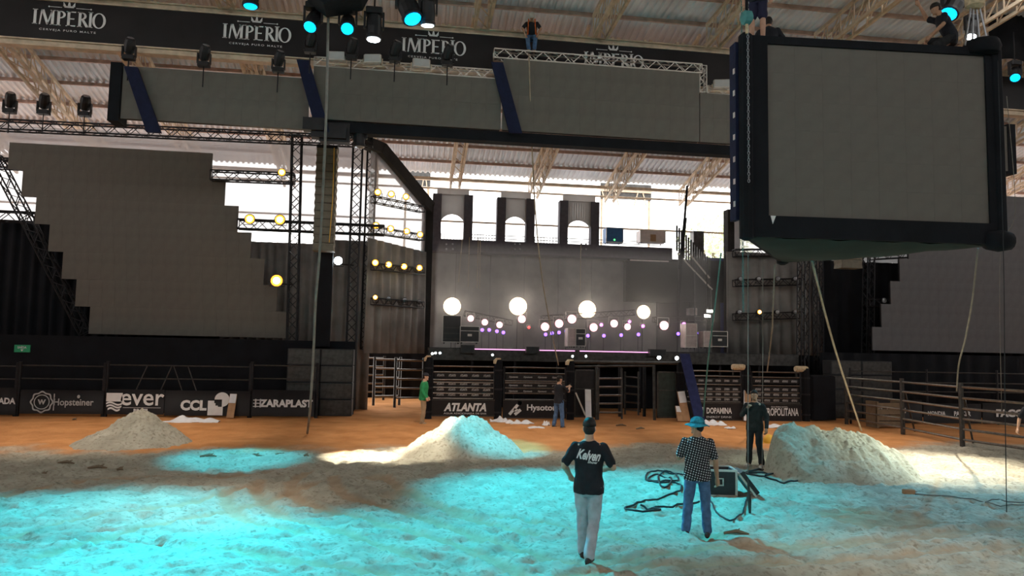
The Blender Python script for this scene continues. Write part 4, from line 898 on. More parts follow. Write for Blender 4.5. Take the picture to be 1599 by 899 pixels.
# ------------------------------------------------------------------ bucking chutes
YG = 27.2
def zc(px, py, Y=YG): return at(px, py, Y).z
G_P = 'padded chute posts'
def chute_post(label, px, py_t, cap=0, w_=.30):
    x = at(px, 600, YG).x; h = zc(px, py_t)
    t = thing('chute_post', label, 'post', V((x, YG, 0)), 0, G_P)
    MB().lathe([(w_ / 2, 0), (w_ / 2, h - .12), (w_ / 2 * .85, h - .03), (w_ / 4, h)], (0, 0, 0), (0, 0, 1), 10).build('padding', 'black_cloth', t)
    if cap: MB().prism([(-w_ * .6, h - .16), (-w_ * .6, h - .04), (-w_ * .3, h + .05), (w_ * .2, h + .05), (w_ * .2, h - .0), (-w_ * .25, h - .01), (-w_ * .4, h - .16)][::-1], -w_ * .55, w_ * .55).build('wooden_cap', 'wood_cap', t)
    for dz in (.25, h * .5, h - .4): MB().lathe([(w_ / 2 + .012, -.03), (w_ / 2 + .012, .03)], (0, 0, dz), (0, 0, 1), 10).build('strap', 'black_paint', t)
chute_post('padded post beside the man in the green shirt', 669, 557, 1); chute_post('padded post between the first two sponsor gates', 778, 561, 1); chute_post('padded post behind the man in blue jeans', 891, 563, 1)
chute_post('padded post beside the narrow green door', 1063, 565); chute_post('padded post between the two right hand sponsor gates', 1166, 570); chute_post('padded post at the far end of the sponsor gates', 1258, 574)
def chute_gate(label, px0, px1, word, sub, plate, rails, bz0, bz1, deco=None, wx=None, ww=None, wh=None, prow=(), nplate=5, **k):
    x0, x1 = at(px0, 600, YG).x, at(px1, 600, YG).x; t = thing('chute_gate', label, 'gate', V((x0, YG, 0)), 0, 'sponsor gates of the chutes'); W_ = x1 - x0
    pm_ = (px0 + px1) / 2
    for py in rails: MB().tube((0, -.02, zc(pm_, py)), (W_, -.02, zc(pm_, py)), .026, 8).build('rail', 'rail_steel', t)
    z0, z1 = zc(pm_, bz1), zc(pm_, bz0); bd = MB().box(0, W_, -.06, -.01, z0, z1).build('sponsor_board', 'banner_vinyl', t)
    for zz in (z0, z1): MB().box(0, W_, -.075, -.005, zz - .02, zz + .02).build('board_edge', 'dark_steel', t)
    for xx in (.03, W_ - .03): MB().box(xx - .03, xx + .03, -.05, .03, .1, zc(pm_, rails[0]) + .03).build('upright', 'black_steel', t)
    if word: letter(word, t, at(wx, 640, YG).x - x0, -.068, z0 + (z1 - z0) * .55, width=ww, height=wh, **k)
    if sub: letter(sub, t, at(wx, 640, YG).x - x0, -.068, z0 + (z1 - z0) * .17, width=ww, height=.075)
    pm2 = text_mesh(plate, width=min(.36, (W_ - .2) / nplate * .62), height=.085, bold=.03, shear=.2)
    for py in prow:
        zz = zc(pm_, py); MB().box(.1, W_ - .1, -.03, .0, zz - .09, zz + .09).build('plate_strip', 'banner_vinyl', t)
        for i in range(nplate): put('small_lettering', pm2, 'print_grey', t, loc=(.1 + (W_ - .2) * (i + .5) / nplate, -.04, zz))
    if deco: deco(t, x0, z0, z1)
    return t
chute_gate('chute gate with the leaning ATLANTA lettering', 674, 773, 'ATLANTA', 'ÁGUA ADICIONADA DE SAIS', 'ATLANTA', (572, 581, 593, 597, 605, 614, 622), 624, 649, wx=726, ww=1.56, wh=.30, prow=(586, 599, 608, 616), bold=.045, shear=.25)
def hys(t, x0, z0, z1):
    cx = at(806, 637, YG).x - x0; zz = (z0 + z1) / 2; b = MB()
    for (p, q) in (((-.26, -.2), (.05, .16)), ((-.06, -.2), (.16, -.02)), ((-.10, -.02), (.06, -.06))):
        d = V((q[0] - p[0], q[1] - p[1])).normalized(); n_ = V((-d.y, d.x)) * .055
        b.add([(cx + p[0] + n_.x, -.068, zz + p[1] + n_.y), (cx + p[0] - n_.x, -.068, zz + p[1] - n_.y), (cx + q[0] - n_.x, -.068, zz + q[1] - n_.y), (cx + q[0] + n_.x, -.068, zz + q[1] + n_.y)], [(0, 1, 2, 3)])
    b.lathe([(.01, 0), (.07, 0)], (cx + .13, -.07, zz + .22), (0, -1, 0), 12); b.build('emblem', 'print_white', t)
chute_gate('chute gate with the Hysotonic lettering behind the man in jeans', 786, 884, 'Hysotonic', None, 'Hysotonic', (574, 583, 595, 598, 606, 614, 624), 625, 652, hys, wx=850, ww=1.34, wh=.29, prow=(589, 602, 611), nplate=4, bold=.03)
chute_gate('chute gate with the DOPAMINA lettering behind the blue slanted board', 1070, 1158, 'DOPAMINA', 'ENERGY DRINK', 'DOPAMINA', (579, 587, 600, 611, 620, 627), 629, 655, lambda t, x0, z0, z1: MB().prism([(at(1096, 640, YG).x - x0 + a, (z0 + z1) / 2 + c) for a, c in ((-.07, .16), (.07, .16), (.05, -.05), (0, -.17), (-.06, -.05))][::-1], -.07, -.062).build('emblem', 'print_white', t), wx=1122, ww=1.02, wh=.23, prow=(594, 607, 615, 623), nplate=6, bold=.035)
chute_gate('chute gate with the METROPOLITANA lettering', 1172, 1250, 'METROPOLITANA', None, 'METROPOLIS', (581, 589, 602, 613, 621, 629), 631, 657, lambda t, x0, z0, z1: letter('ÁGUA MINERAL NATURAL', t, at(1216, 640, YG).x - x0, -.068, z0 + (z1 - z0) * .86, width=.7, height=.07), wx=1214, ww=1.68, wh=.30, prow=(595, 608, 616, 625), nplate=5, bold=.02)
# open middle bay
t = thing('open_chute', 'open steel framework of the middle chute bay', 'chute', V((at(931, 600, YG).x, YG, 0))); F = lambda px, py, Y=YG: at(px, py, Y)
for a_, b_, r in (((895, 565), (1062, 567), .06), ((897, 572), (1022, 571), .04), ((931, 571), (931, 658), .05), ((1021, 570), (1022, 660), .06), ((895, 659), (1058, 661), .025)): MB().tube(F(*a_), F(*b_), r).build('frame_tube', 'dark_steel', t, world=True)
for px in (968, 1006): MB().tube(F(px, 573, 28.6), F(px, 650, 28.6), .07).build('inner_post', 'black_steel', t, world=True)
t = thing('sliding_gate', 'steel rail gate standing open in the middle bay', 'gate', V((F(933, 650).x, YG, 0)))
for py in (591, 604, 617, 630, 644): MB().tube(F(933, py), F(971, py, 27.6), .035).build('rail', 'rail_steel', t, world=True)
for px, Y in ((934, YG), (971, 27.6)): MB().tube(F(px, 575, Y), F(px, 655, Y), .04).build('upright', 'dark_steel', t, world=True)
t = thing('swing_gate', 'inner rail gate seen end on behind the middle bay', 'gate', V((F(985, 650, 28.8).x, 28.8, 0)))
for py in (590, 604, 616, 629, 641): MB().tube(F(976, py - 2, 29.6), F(998, py, 28.2), .035).build('rail', 'rail_steel', t, world=True)
for px, Y in ((976, 29.6), (997, 28.2)): MB().tube(F(px, 580, Y), F(px, 648, Y), .04).build('upright', 'dark_steel', t, world=True)
def door(label, px0, px1, py0, Y, mat):
    x0, x1 = at(px0, 600, Y).x, at(px1, 600, Y).x; h = zc((px0 + px1) / 2, py0, Y); t = thing('chute_door', label, 'door', V((x0, Y, 0)), 0, 'doors of the chutes'); w_ = x1 - x0
    MB().box(.04, w_ - .04, 0, .05, .12, h - .04).build('door_leaf', mat, t)
    for a in ((0, .05, .1, h), (w_ - .05, w_, .1, h), (0, w_, h - .05, h), (0, w_, .08, .14), (.04, w_ - .04, h * .6, h * .6 + .04)): MB().box(a[0], a[1], -.02, .06, a[2], a[3]).build('door_frame', 'dark_steel', t)
door('narrow black door beside the white board', 897, 930, 577, YG + .05, 'black_paint'); door('narrow dark green door of the chutes', 1026, 1056, 580, YG + .05, 'door_green')
o = MB().cbox(at(1268, 600, YG).x, at(1306, 600, YG).x, YG, YG + .6, .05, zc(1286, 586), .06).build('padded_block', 'black_cloth'); tag(o, 'black padded block at the end of the sponsor gates', 'padding')
for lab, px in (('wooden roller cap above the DOPAMINA gate', 1153), ('wooden roller cap above the METROPOLITANA gate', 1251)):
    p = at(px, 573 if px < 1200 else 576, YG); t = thing('gate_roller', lab, 'roller', p, 0, 'wooden roller caps')
    MB().lathe([(.10, -.26), (.12, -.2), (.12, .2), (.10, .26)], (0, 0, 0), (1, 0, 0), 10).build('roller', 'wood_cap', t); MB().box(-.24, -.2, -.03, .03, -.32, 0).box(.2, .24, -.03, .03, -.32, 0).build('bracket', 'dark_steel', t)
p, q = at(1072, 552, 26.6), at(1094, 664, 26.4); d_ = .2
o = MB().hexa([(q.x - d_, 26.4, .02), (q.x + d_, 26.4, .02), (q.x + d_, 26.46, .02), (q.x - d_, 26.46, .02), (p.x - d_, 26.75, p.z), (p.x + d_ * .9, 26.75, p.z), (p.x + d_ * .9, 26.81, p.z), (p.x - d_, 26.81, p.z)]).build('slanted_board', 'navy_cloth'); tag(o, 'tall navy blue board leaning against the chutes', 'board')
def plank(label, px0, py0, px1, py1, w_, Y, mats, name='leaning_board', cat='board'):
    a, b_ = at(px0, py0, Y + .25), at(px1, py1, Y - .1); b_.z = max(b_.z, .03); t = thing(name, label, cat, V(b_))
    MB().beam(b_, a, w_, .05, up=(0, 1, 0)).build('board', mats[0], t, world=True); m_ = b_.lerp(a, .62)
    if len(mats) > 1: MB().beam(m_ + V((0, -.035, 0)), a + V((0, -.035, 0)), w_ * .9, .03, up=(0, 1, 0)).build('torn_sheet', mats[1], t, world=True)
plank('white board standing against the narrow black door', 918, 608, 919, 659, .22, 26.8, ['white_paper', 'print_white']); plank('thin pale stick leaning on the white board', 899, 613, 914, 648, .05, 26.7, ['alu'], 'leaning_stick', 'stick')
plank('cardboard panel leaning beside the blue slanted board', 1063, 611, 1072, 661, .30, 26.7, ['cardboard', 'white_paper']); plank('short torn cardboard with a white face beside the green door', 1058, 634, 1062, 663, .20, 26.6, ['cardboard', 'white_paper'])
plank('white red striped board behind the man in black', 1167, 610, 1167, 661, .28, 26.9, ['white_paper', 'cardboard']); plank('brown cardboard tube board with a white top at the left fence', 365, 615, 359, 655, .24, 26.8, ['cardboard', 'white_paper'])

# ------------------------------------------------------------------ fences and sponsor boards
def rail_fence(label, pts, heights, r=.035, post=.05, name='rail_fence', mat='rail_steel', pmat='dark_steel', group='steel rail fences', braces=False):
    t = thing(name, label, 'fence', V(pts[0]), 0, group)
    for a, b_ in zip(pts[:-1], pts[1:]):
        for z_ in heights: MB().tube((a.x, a.y, z_), (b_.x, b_.y, z_), r, 8).build('rail', mat, t, world=True)
    for p_ in pts:
        MB().tube((p_.x, p_.y, 0), (p_.x, p_.y, heights[-1] + .12), post, 8).build('post', pmat, t, world=True)
        if braces: MB().tube((p_.x + .1, p_.y, heights[-1] - .3), (p_.x + 1.1, p_.y + .9, 0), .03, 6).build('brace', pmat, t, world=True)
    return t
R_ = lambda px, py: gnd(px, py)
rail_fence('round rail fence coming forward past the right mound', [R_(1322, 662), R_(1410, 678), R_(1503, 698), R_(1635, 719)], (.22, .52, .82, 1.12, 1.42, 1.74), .036, .07, braces=True)
YL = 27.15
segs = [(-60, 26), (30, 163), (167, 391), (393, 495)]
labs = ['rail fence over the cut off board at the left image edge', 'rail fence over the gear emblem board', 'rail fence with diagonal braces over the wave and square emblem boards', 'rail fence over the board beside the bass speakers']
for (pa, pb), lab in zip(segs, labs):
    xa, xb = at(pa, 600, YL).x, at(pb, 600, YL).x
    zt_ = at((pa + pb) / 2, 571, YL).z; t = rail_fence(lab, [V((xa, YL, 0)), V((xb, YL, 0))], (at(pa, 611, YL).z - .05, (zt_ + at(pa, 611, YL).z) / 2, zt_), .022, .06, 'fence_panel', 'dark_steel', 'black_steel', 'left rail fence')
    if 'diagonal' in lab:
        for f in (.2, .37, .52, .62): MB().tube((xa + (xb - xa) * f, YL, .9), (xa + (xb - xa) * (f + .07 * (1 if f < .5 else -1)), YL, zt_), .02, 6).build('brace', 'dark_steel', t, world=True)
def board(label, pa, pb, py0, py1, Y, deco, skew=0):
    xa, xb = at(pa, 630, Y).x, at(pb, 630, Y).x; z1, z0 = at((pa + pb) / 2, py0, Y).z, max(.05, at((pa + pb) / 2, py1, Y).z)
    t = thing('sponsor_board', label, 'board', V((xa, Y, z0)), 0, 'sponsor boards on the fences'); W_, H_ = xb - xa, z1 - z0
    b = MB(); n = 18
    for i in range(n + 1):
        for z_ in (0, H_): b.v.append((W_ * i / n, -.012 * math.sin(i * 1.3) - .01 * math.sin(i * 2.9), z_))
    m0 = len(b.v); b.v += [(x_, .03, z_) for x_, y_, z_ in b.v]
    b.f = [(2 * i, 2 * i + 2, 2 * i + 3, 2 * i + 1) for i in range(n)] + [(m0 + 2 * i + 2, m0 + 2 * i, m0 + 2 * i + 1, m0 + 2 * i + 3) for i in range(n)] + [(2 * i + 1, 2 * i + 3, m0 + 2 * i + 3, m0 + 2 * i + 1) for i in range(n)]
    b.build('board_sheet', 'banner_vinyl', t, smooth=True); deco(t, lambda px: at(px, 630, Y).x - xa, H_); return t
def ringq(b, cx, cz, r0, r1, n=24, wob=0, y=-.05):
    for i in range(n):
        a, c = 2 * math.pi * i / n, 2 * math.pi * (i + 1) / n; P = lambda t, r: (cx + r * (1 + wob * math.cos(8 * t)) * math.cos(t), y, cz + r * (1 + wob * math.cos(8 * t)) * math.sin(t))
        b.add([P(a, r0), P(a, r1), P(c, r1), P(c, r0)], [(0, 1, 2, 3)])
def d_hop(t, X, H):
    b = MB(); ringq(b, X(66), H * .5, .30, .35, 48, .07); ringq(b, X(66), H * .5, .22, .25, 24); b.box(X(85) - .015, X(85) + .015, -.05, -.045, H * .15, H * .85); b.build('emblem', 'print_grey', t)
    letter('W', t, X(66), -.05, H * .5, height=.17, bold=.05, mat='print_grey'); letter('Hopsteiner', t, X(116), -.05, H * .46, width=1.26, height=.30, bold=.02, mat='print_grey'); MB().ball((X(123), -.05, H * .74), (.05, .01, .06), 8, 5).build('leaf_mark', 'print_grey', t)
def d_ever(t, X, H):
    b = MB(); c = X(179); w_ = .26
    for j, (z0, z1) in enumerate(((.52, .86), (.40, .47), (.29, .36), (.17, .25))):
        for i in range(10):
            u0_, u1_ = i / 10, (i + 1) / 10; f = lambda u: .05 * math.sin(u * 6.28) * (1 if j else 0); k = [1.0, .98, .92, .75][j]
            b.add([(c + w_ * k * (2 * u0_ - 1), -.05, (z0 + f(u0_)) * H), (c + w_ * k * (2 * u1_ - 1), -.05, (z0 + f(u1_)) * H), (c + w_ * k * (2 * u1_ - 1), -.05, (z1 + f(u1_) * (j > 0)) * H), (c + w_ * k * (2 * u0_ - 1), -.05, (z1 + f(u0_) * (j > 0)) * H)], [(0, 1, 2, 3)])
    b.box(X(193), X(252), -.05, -.045, H * .27, H * .285); b.build('emblem', 'print_white', t)
    letter('ever', t, X(223), -.05, H * .60, width=1.40, height=.40, bold=.012); letter('BRASIL', t, X(222), -.05, H * .17, width=.5, height=.11, bold=.04)
def d_ccl(t, X, H):
    letter('CCL', t, X(303), -.05, H * .42, width=.86, height=.36, bold=.05); b = MB(); cx, cz, s_ = X(337), H * .32, .25
    for i in range(12):
        for j in range(12):
            x_, z_ = cx - s_ + 2 * s_ * i / 12, cz - s_ + 2 * s_ * j / 12
            if math.hypot(x_ + s_ / 12 - X(347), z_ + s_ / 12 - H * .66) > .27: b.box(x_, x_ + s_ / 6, -.05, -.046, z_, z_ + s_ / 6)
    n = 20
    for i in range(n):
        a, c = -.5 * math.pi + 1.5 * math.pi * i / n, -.5 * math.pi + 1.5 * math.pi * (i + 1) / n
        b.add([(X(347), -.051, H * .66), (X(347) + .25 * math.cos(a), -.051, H * .66 + .25 * math.sin(a)), (X(347) + .25 * math.cos(c), -.051, H * .66 + .25 * math.sin(c))], [(0, 1, 2)])
    b.build('emblem', 'print_white', t)
def d_zar(t, X, H):
    letter('ZARAPLAST', t, X(447), -.05, H * .5, width=1.82, height=.27, bold=.05); b = MB()
    for a in (-.1, .06): b.box(X(403) + a, X(403) + a + .05, -.05, -.045, H * .34, H * .66)
    for zz in (.36, .48, .6): b.box(X(403) - .16, X(403) + .12, -.05, -.045, H * zz, H * zz + .03)
    b.build('emblem', 'print_white', t)
board('board cut by the left image edge, ending in ADA', -60, 25, 605, 648, YL - .1, lambda t, X, H: letter('MALHADA', t, X(-4), -.05, H * .52, width=1.15, height=.21, bold=.04))
board('black board with a gear emblem and Hopsteiner lettering', 31, 161, 609, 646, YL - .1, d_hop); board('black board with a wave emblem and the word ever', 167, 256, 608, 647, YL - .1, d_ever)
board('black board with CCL lettering and a square and circle emblem', 257, 390, 610, 649, YL - .12, d_ccl); board('shiny black board with ZARAPLAST lettering', 393, 491, 609, 650, YL - .1, d_zar)
YR = 26.2
board('dark board with spaced letters behind the round rail fence', 1352, 1440, 624, 662, YR, lambda t, X, H: letter('K  O  L  A  C', t, X(1385), -.05, H * .55, width=1.5, height=.22, bold=.03), 0)
board('dark board with two worn words behind the round rail fence', 1442, 1532, 630, 663, YR, lambda t, X, H: [letter('MONDIA', t, X(1461), -.05, H * .50, width=.75, height=.17, bold=.03), letter('PARKER', t, X(1501), -.05, H * .50, width=.72, height=.18, bold=.04)])
board('dark board at the right image edge with FACCHINI lettering', 1534, 1700, 630, 666, YR, lambda t, X, H: letter('FACCHINI', t, X(1590), -.05, H * .52, width=2.05, height=.30, bold=.06))
xr0 = at(1330, 600, YR).x
rail_fence('thin dark rail fence over the boards at the right', [V((xr0, YR + .1, 0)), V((at(1450, 600, YR).x, YR + .1, 0)), V((at(1560, 600, YR).x, YR + .1, 0)), V((at(1700, 600, YR).x, YR + .1, 0))], (1.25, 1.6, 2.0), .02, .04, 'fence_panel', 'dark_steel', 'black_steel', 'right rail fence')
t = thing('wooden_crate', 'dark wooden plank crate behind the round rail fence', 'crate', gnd(1390, 668)); 
for k in range(4): MB().box(-.55, .5, -.05, 0, .05 + k * .22, .24 + k * .22).build('plank', 'bark', t)
for k in (-.55, .44): MB().box(k, k + .07, -.07, .6, 0, .95).build('corner_post', 'bark', t)
rect_cloth('hoarding_cloth', 'dark blue black hoarding cloth behind the right boards', at(1310, 600, 28).x, at(1720, 600, 28).x, 0, at(1450, 553, 29).z, 29.3, 'black_cloth', 14)
t = thing('exit_sign', 'small green exit sign on the black wall at the left', 'sign', at(35, 544, 28.57)); MB().box(-.26, .26, -.02, .02, -.13, .13).build('sign_plate', 'green_sign', t)
letter('SAÍDA', t, 0, -.03, .05, width=.3, height=.1, bold=.02); MB().prism([(-.05, -.03), (.05, -.03), (0, -.1)][::-1], -.03, -.022).build('arrow', 'print_white', t)
# cattle pens deep in the passage
for i, (pa, pb, Y) in enumerate(((585, 625, 33), (618, 662, 32), (572, 600, 36))):
    rail_fence(f'{ORD[i]} cattle pen fence deep in the dark passage under the stage', [V((at(pa, 570, Y).x, Y, 0)), V((at(pb, 570, Y).x, Y + .3, 0))], (.4, .8, 1.2, 1.6, 2.0), .04, .06, 'pen_fence', 'rail_steel', 'dark_steel', 'pen fences')
rect_cloth('passage_cloth', 'black cloth closing the passage under the wing wall', at(540, 560, 38).x, at(690, 560, 38).x, 0, 3.2, 38, 'black_cloth', 5)

# ------------------------------------------------------------------ things lying on the sand
def crumple(label, px, py, w_, d_, h_, seed, mat='white_paper', name='crumpled_sheet'):
    g = gnd(px, py); rng = random.Random(seed); n = 26; b = MB(); ph = [rng.uniform(0, 6) for _ in range(8)]
    for j in range(n + 1):
        for i in range(n + 1):
            u, v_ = i / n - .5, j / n - .5; rr = 2 * math.hypot(u, v_) / (1 + .25 * math.sin(3 * math.atan2(v_, u) + ph[5]) + .15 * math.sin(5 * math.atan2(v_, u) + ph[6]))
            e_ = max(0, 1 - min(1, rr) ** 3); f_ = 1 - abs(math.sin(5 * u + 3 * v_ + ph[0])) * .6 - abs(math.sin(4 * v_ - 6 * u + ph[1])) * .35 + .25 * math.sin(11 * u + ph[2]) * math.sin(9 * v_ + ph[3])
            k_ = 1 if rr < 1 else 1 / rr
            b.v.append((u * w_ * k_, v_ * d_ * k_, h_ * .75 * e_ * max(0, f_) + .02))
    b.f = [(j * (n + 1) + i, j * (n + 1) + i + 1, (j + 1) * (n + 1) + i + 1, (j + 1) * (n + 1) + i) for j in range(n) for i in range(n)]
    o = b.build(name, mat, smooth=True); o.location = (g.x, g.y, hmax(g.x, g.y, .2) - .02); sm_ = o.modifiers.new('thick', 'SOLIDIFY'); sm_.thickness = .012
    return tag(o, label, 'cloth', 'crumpled white sheets on the dirt')
crumple('long crumpled white cloth lying before the CCL board', 301, 658, 1.75, .9, .28, 1); crumple('crumpled white paper heap before the ATLANTA gate', 780, 658, .7, .6, .26, 2); crumple('white paper heap before the Hysotonic gate', 812, 662, 1.0, .5, .2, 3)
crumple('flat white sheet left of the man in jeans', 836, 671, .55, .5, .08, 4); crumple('small white paper beside the shoe of the man in jeans', 853, 666, .28, .3, .22, 5)
crumple('crumpled white paper right of the blue slanted board', 1112, 663, 1.0, .6, .3, 6); crumple('white scraps before the METROPOLITANA gate', 1216, 666, 1.1, .7, .16, 7); crumple('small white scrap near the bucket hat', 1140, 668, .4, .3, .1, 8)
rngt = random.Random(3)
for i, (px, py, lab) in enumerate(((103, 726, 'dark forked twig at the left on the sand'), (152, 732, 'straight dark twig before the small mound'), (187, 734, 'tiny dark clod right of the straight twig'), (325, 714, 'longest dark twig in the cyan strip'), (397, 710, 'dark twig right of the longest one'), (437, 708, 'small dark twig near the white light pool'), (478, 715, 'dark clod at the tip of the white light pool'), (68, 736, 'dark clod at the left of the straight twig'), (1150, 832, 'thin dark twig behind the man in the bucket hat'), (970, 666, 'dark plank splinter on the orange dirt before the middle bay'), (1000, 672, 'short splinter on the orange dirt'), (116, 656, 'dark clod before the gear emblem board'))):
    g = gnd(px, py); t_ = rngt.uniform(-.4, .4); l = .36 if 'clod' not in lab else .12; d = V((math.cos(t_), math.sin(t_), 0)) * l * .5; z_ = hz(g.x, g.y)
    o = MB().path([-d + V((0, 0, .02)), V((.01, .02, .05)), d + V((0, 0, .02))], [.02, .035, .012], 5).path([V((.01, .02, .04)), d * .5 + V((0, .1, .07))], [.02, .008], 5).build('twig', 'bark'); o.location = (g.x, g.y, z_); tag(o, lab, 'twig', 'twigs and clods on the sand')
def cable(label, pts, r, mat='cable_black', name='cable', group='cables on the sand', closed=False):
    P = []
    for p_ in pts: g = gnd(*p_); P.append(V((g.x, g.y, 0)))
    P = spline(P, 6)
    for p_ in P: p_.z = max(hz(p_.x + a_, p_.y + c_) for a_ in (-.05, 0, .05) for c_ in (-.05, 0, .05)) + r * .7
    c = P[0].copy(); o = MB().path([p_ - c for p_ in P], r, 6).build(name, mat, smooth=True); o.location = c; return tag(o, label, 'cable', group)
cable('coiled dark cable left of the man in the bucket hat', [(1072, 744), (1045, 740), (1020, 737), (1009, 743), (1012, 751), (1035, 752), (1058, 752), (1055, 742), (1038, 738), (1028, 745), (1032, 760), (1044, 760), (1048, 748), (1030, 742), (1012, 748), (1030, 755), (1058, 756), (1064, 762), (1056, 769), (1020, 778), (985, 788), (976, 792), (990, 797), (1030, 797), (1018, 791), (1000, 788), (1030, 791), (1070, 787), (1092, 784)], .018)
cable('dark cable looping down from the open flight case', [(1108, 778), (1113, 790), (1122, 803), (1140, 814), (1155, 806), (1164, 790), (1168, 776)], .014)
cable('tangled dark cables by the feet of the man in black', [(1150, 738), (1180, 742), (1215, 740), (1190, 735), (1165, 741), (1200, 748), (1235, 752), (1258, 746), (1225, 742), (1195, 746)], .02)
cable('thin grey cable crossing the sand from the right mound to the edge', [(1421, 768), (1440, 773), (1500, 778), (1560, 781), (1640, 784)], .012, 'cable_grey'); cable('short thin cable at the right edge of the white pool', [(1538, 784), (1570, 787), (1640, 789)], .010, 'cable_grey')
g = gnd(1419, 770); t = thing('cable_box', 'small red brown box at the cable end below the right mound', 'box', V((g.x, g.y, hmax(g.x, g.y, .08))), -.15); MB().cbox(-.11, .11, -.05, .05, 0, .09, .015).build('box_body', 'cardboard', t); MB().tube((.1, 0, .05), (.15, 0, .05), .02).build('plug', 'case_pink', t)
g = gnd(1128, 776); zz = hmax(g.x, g.y, .2) - .02
t = thing('flight_case', 'open black flight case with metal edges beside the bucket hat man', 'case', V((g.x, g.y, zz)), -.18)
MB().box(-.25, .25, 0, .03, 0, .46).box(-.25, .25, .45, .48, 0, .46).box(-.25, -.22, .03, .45, 0, .46).box(.22, .25, .03, .45, 0, .46).box(-.22, .22, .03, .45, 0, .03).build('case_body', 'case_black', t)
for x_ in (-.25, .25):
    for y_ in (0, .48): MB().box(x_ - .02, x_ + .02, y_ - .02, y_ + .02, 0, .47).build('edge_trim', 'alu', t)
for z_ in (.01, .46):
    for y_ in (0, .48): MB().box(-.25, .25, y_ - .018, y_ + .018, z_ - .018, z_ + .018).build('edge_trim', 'alu', t)
    for x_ in (-.25, .25): MB().box(x_ - .018, x_ + .018, 0, .48, z_ - .018, z_ + .018).build('edge_trim', 'alu', t)
b = MB(); 
for a in ((-.12, .02, .19, .21), (-.12, .02, .31, .33), (-.12, -.1, .19, .33), (0, .02, .19, .33)): b.box(a[0], a[1], -.03, 0, a[2], a[3])
b.build('handle_plate', 'alu', t); MB().box(-.18, .18, .08, .4, .34, .40).build('case_contents', 'dark_steel', t)
t2 = thing('case_lid', 'lid of the flight case leaning against its side', 'case lid', V((g.x + .30, g.y - .02, zz)), -.18)
R2 = Matrix.Rotation(math.radians(-38), 3, 'Y'); b = MB().box(0, .1, -.02, .46, 0, .48); b.v = [tuple(R2 @ V(v)) for v in b.v]; b.v = [(x_ + .30, y_, z_ + .02) for x_, y_, z_ in b.v]; b.build('lid_shell', 'case_black', t2)
b = MB().box(-.015, .02, -.04, 0, 0, .5).box(-.015, .02, .44, .48, 0, .5).box(-.015, .02, -.04, .48, -.02, .02).box(-.015, .02, -.04, .48, .46, .5); b.v = [tuple(R2 @ V(v)) for v in b.v]; b.v = [(x_ + .30, y_, z_ + .02) for x_, y_, z_ in b.v]; b.build('edge_trim', 'alu', t2)
p = gnd(1171, 800); q_ = at(1168, 745, p.y); o = MB().path([(0, 0, .02), ((q_.x - p.x) * .3, 0, q_.z * .4), (q_.x - p.x, 0, q_.z)], [.02, .035, .012], 8).build('metal_rod', 'dark_steel'); o.location = (p.x, p.y, hz(p.x, p.y)); tag(o, 'dark metal rod hanging upright over the sand beside the case lid', 'rod')
g = gnd(1201, 692); t = thing('yellow_bucket', 'small yellow helmet like bucket beside the man in black', 'bucket', V((g.x, g.y, hz(g.x, g.y))))
MB().lathe([(.16, 0), (.17, .06), (.15, .16), (.08, .24), (.02, .26)], (0, 0, 0), (0, 0, 1), 14).build('shell', 'yellow_plastic', t, smooth=True); MB().lathe([(.20, .0), (.20, .025)], (0, 0, 0), (0, 0, 1), 14).build('rim', 'yellow_plastic', t)

# ------------------------------------------------------------------ ropes and cables hanging in the air
def rope(label, pts, r, mat='rope', name='hanging_rope', cat='rope'):
    P = spline([at(*p_) for p_ in pts], 6); c = P[-1].copy(); o = MB().path([p_ - c for p_ in P], r, 6).build(name, mat, smooth=True); o.location = c; return tag(o, label, cat, 'ropes and cables hanging from the roof')
gy = gnd(481, 679).y
rope('long pale cable hanging from the rig box down to the sand', [(513, 0, 18.0), (509, 190, 18.6), (500, 380, 19.2), (493, 470, 19.6), (489, 560, 20.0), (484, 640, 20.4), (480, 676, gy)], .035, 'cable_grey')
rope('pale rope from the rigger down to the man in jeans', [(826, 84, 22.7), (829, 190, 23.2), (836, 330, 24.4), (846, 430, 25.3), (858, 500, 26), (872, 570, 26.8)], .022)
rope('thick straw coloured rope slanting from the screen block to the dirt', [(1268, 408, 15.5), (1290, 495, 16.8), (1313, 575, 18.0), (1345, 672, 19.2)], .026)
rope('dark rope curving down below the far end of the screen block', [(1527, 388, 15.0), (1518, 470, 16), (1507, 530, 17), (1497, 570, 18), (1494, 610, 19)], .022, 'cable_grey')
rope('thin dark line at the right edge reaching the sand', [(1558, 95, 12.0), (1567, 400, 11.9), (1569, 600, 11.8), (1572, 806, 11.7)], .008, 'cable_black')
rope('thin grey line behind the thin dark line at the right', [(1572, 150, 16), (1585, 330, 17), (1562, 400, 18), (1564, 640, 18.5)], .008, 'cable_grey')
rope('teal rope slanting past the grey flight case', [(1126, 395, 22), (1116, 480, 23), (1106, 560, 24.5), (1098, 650, 26)], .025, 'rope_teal')
rope('thin grey line running down to the man in black', [(1168, 395, 16), (1168, 560, 15.9), (1168, 745, 15.2)], .010, 'cable_grey'); rope('second thin grey line right of the man in black', [(1191, 405, 17), (1191, 560, 17), (1190, 735, 15.6)], .008, 'cable_grey')
rope('dark cable hanging from the belly of the screen block', [(1210, 412, 17), (1207, 480, 18), (1205, 520, 20), (1198, 580, 22)], .02, 'cable_grey')
for i, (xa, ya, xb, yb) in enumerate(((722, 372, 716, 440), (733, 370, 731, 448), (747, 372, 745, 450), (750, 372, 749, 450), (907, 380, 906, 455))): rope(f'{ORD[i]} thin rope from the wing wall hanging below the balcony', [(xa, ya, 35.17), ((xa + xb) / 2, (ya + yb) / 2, 35.17), (xb, yb, 35.17)], .02, 'rope')
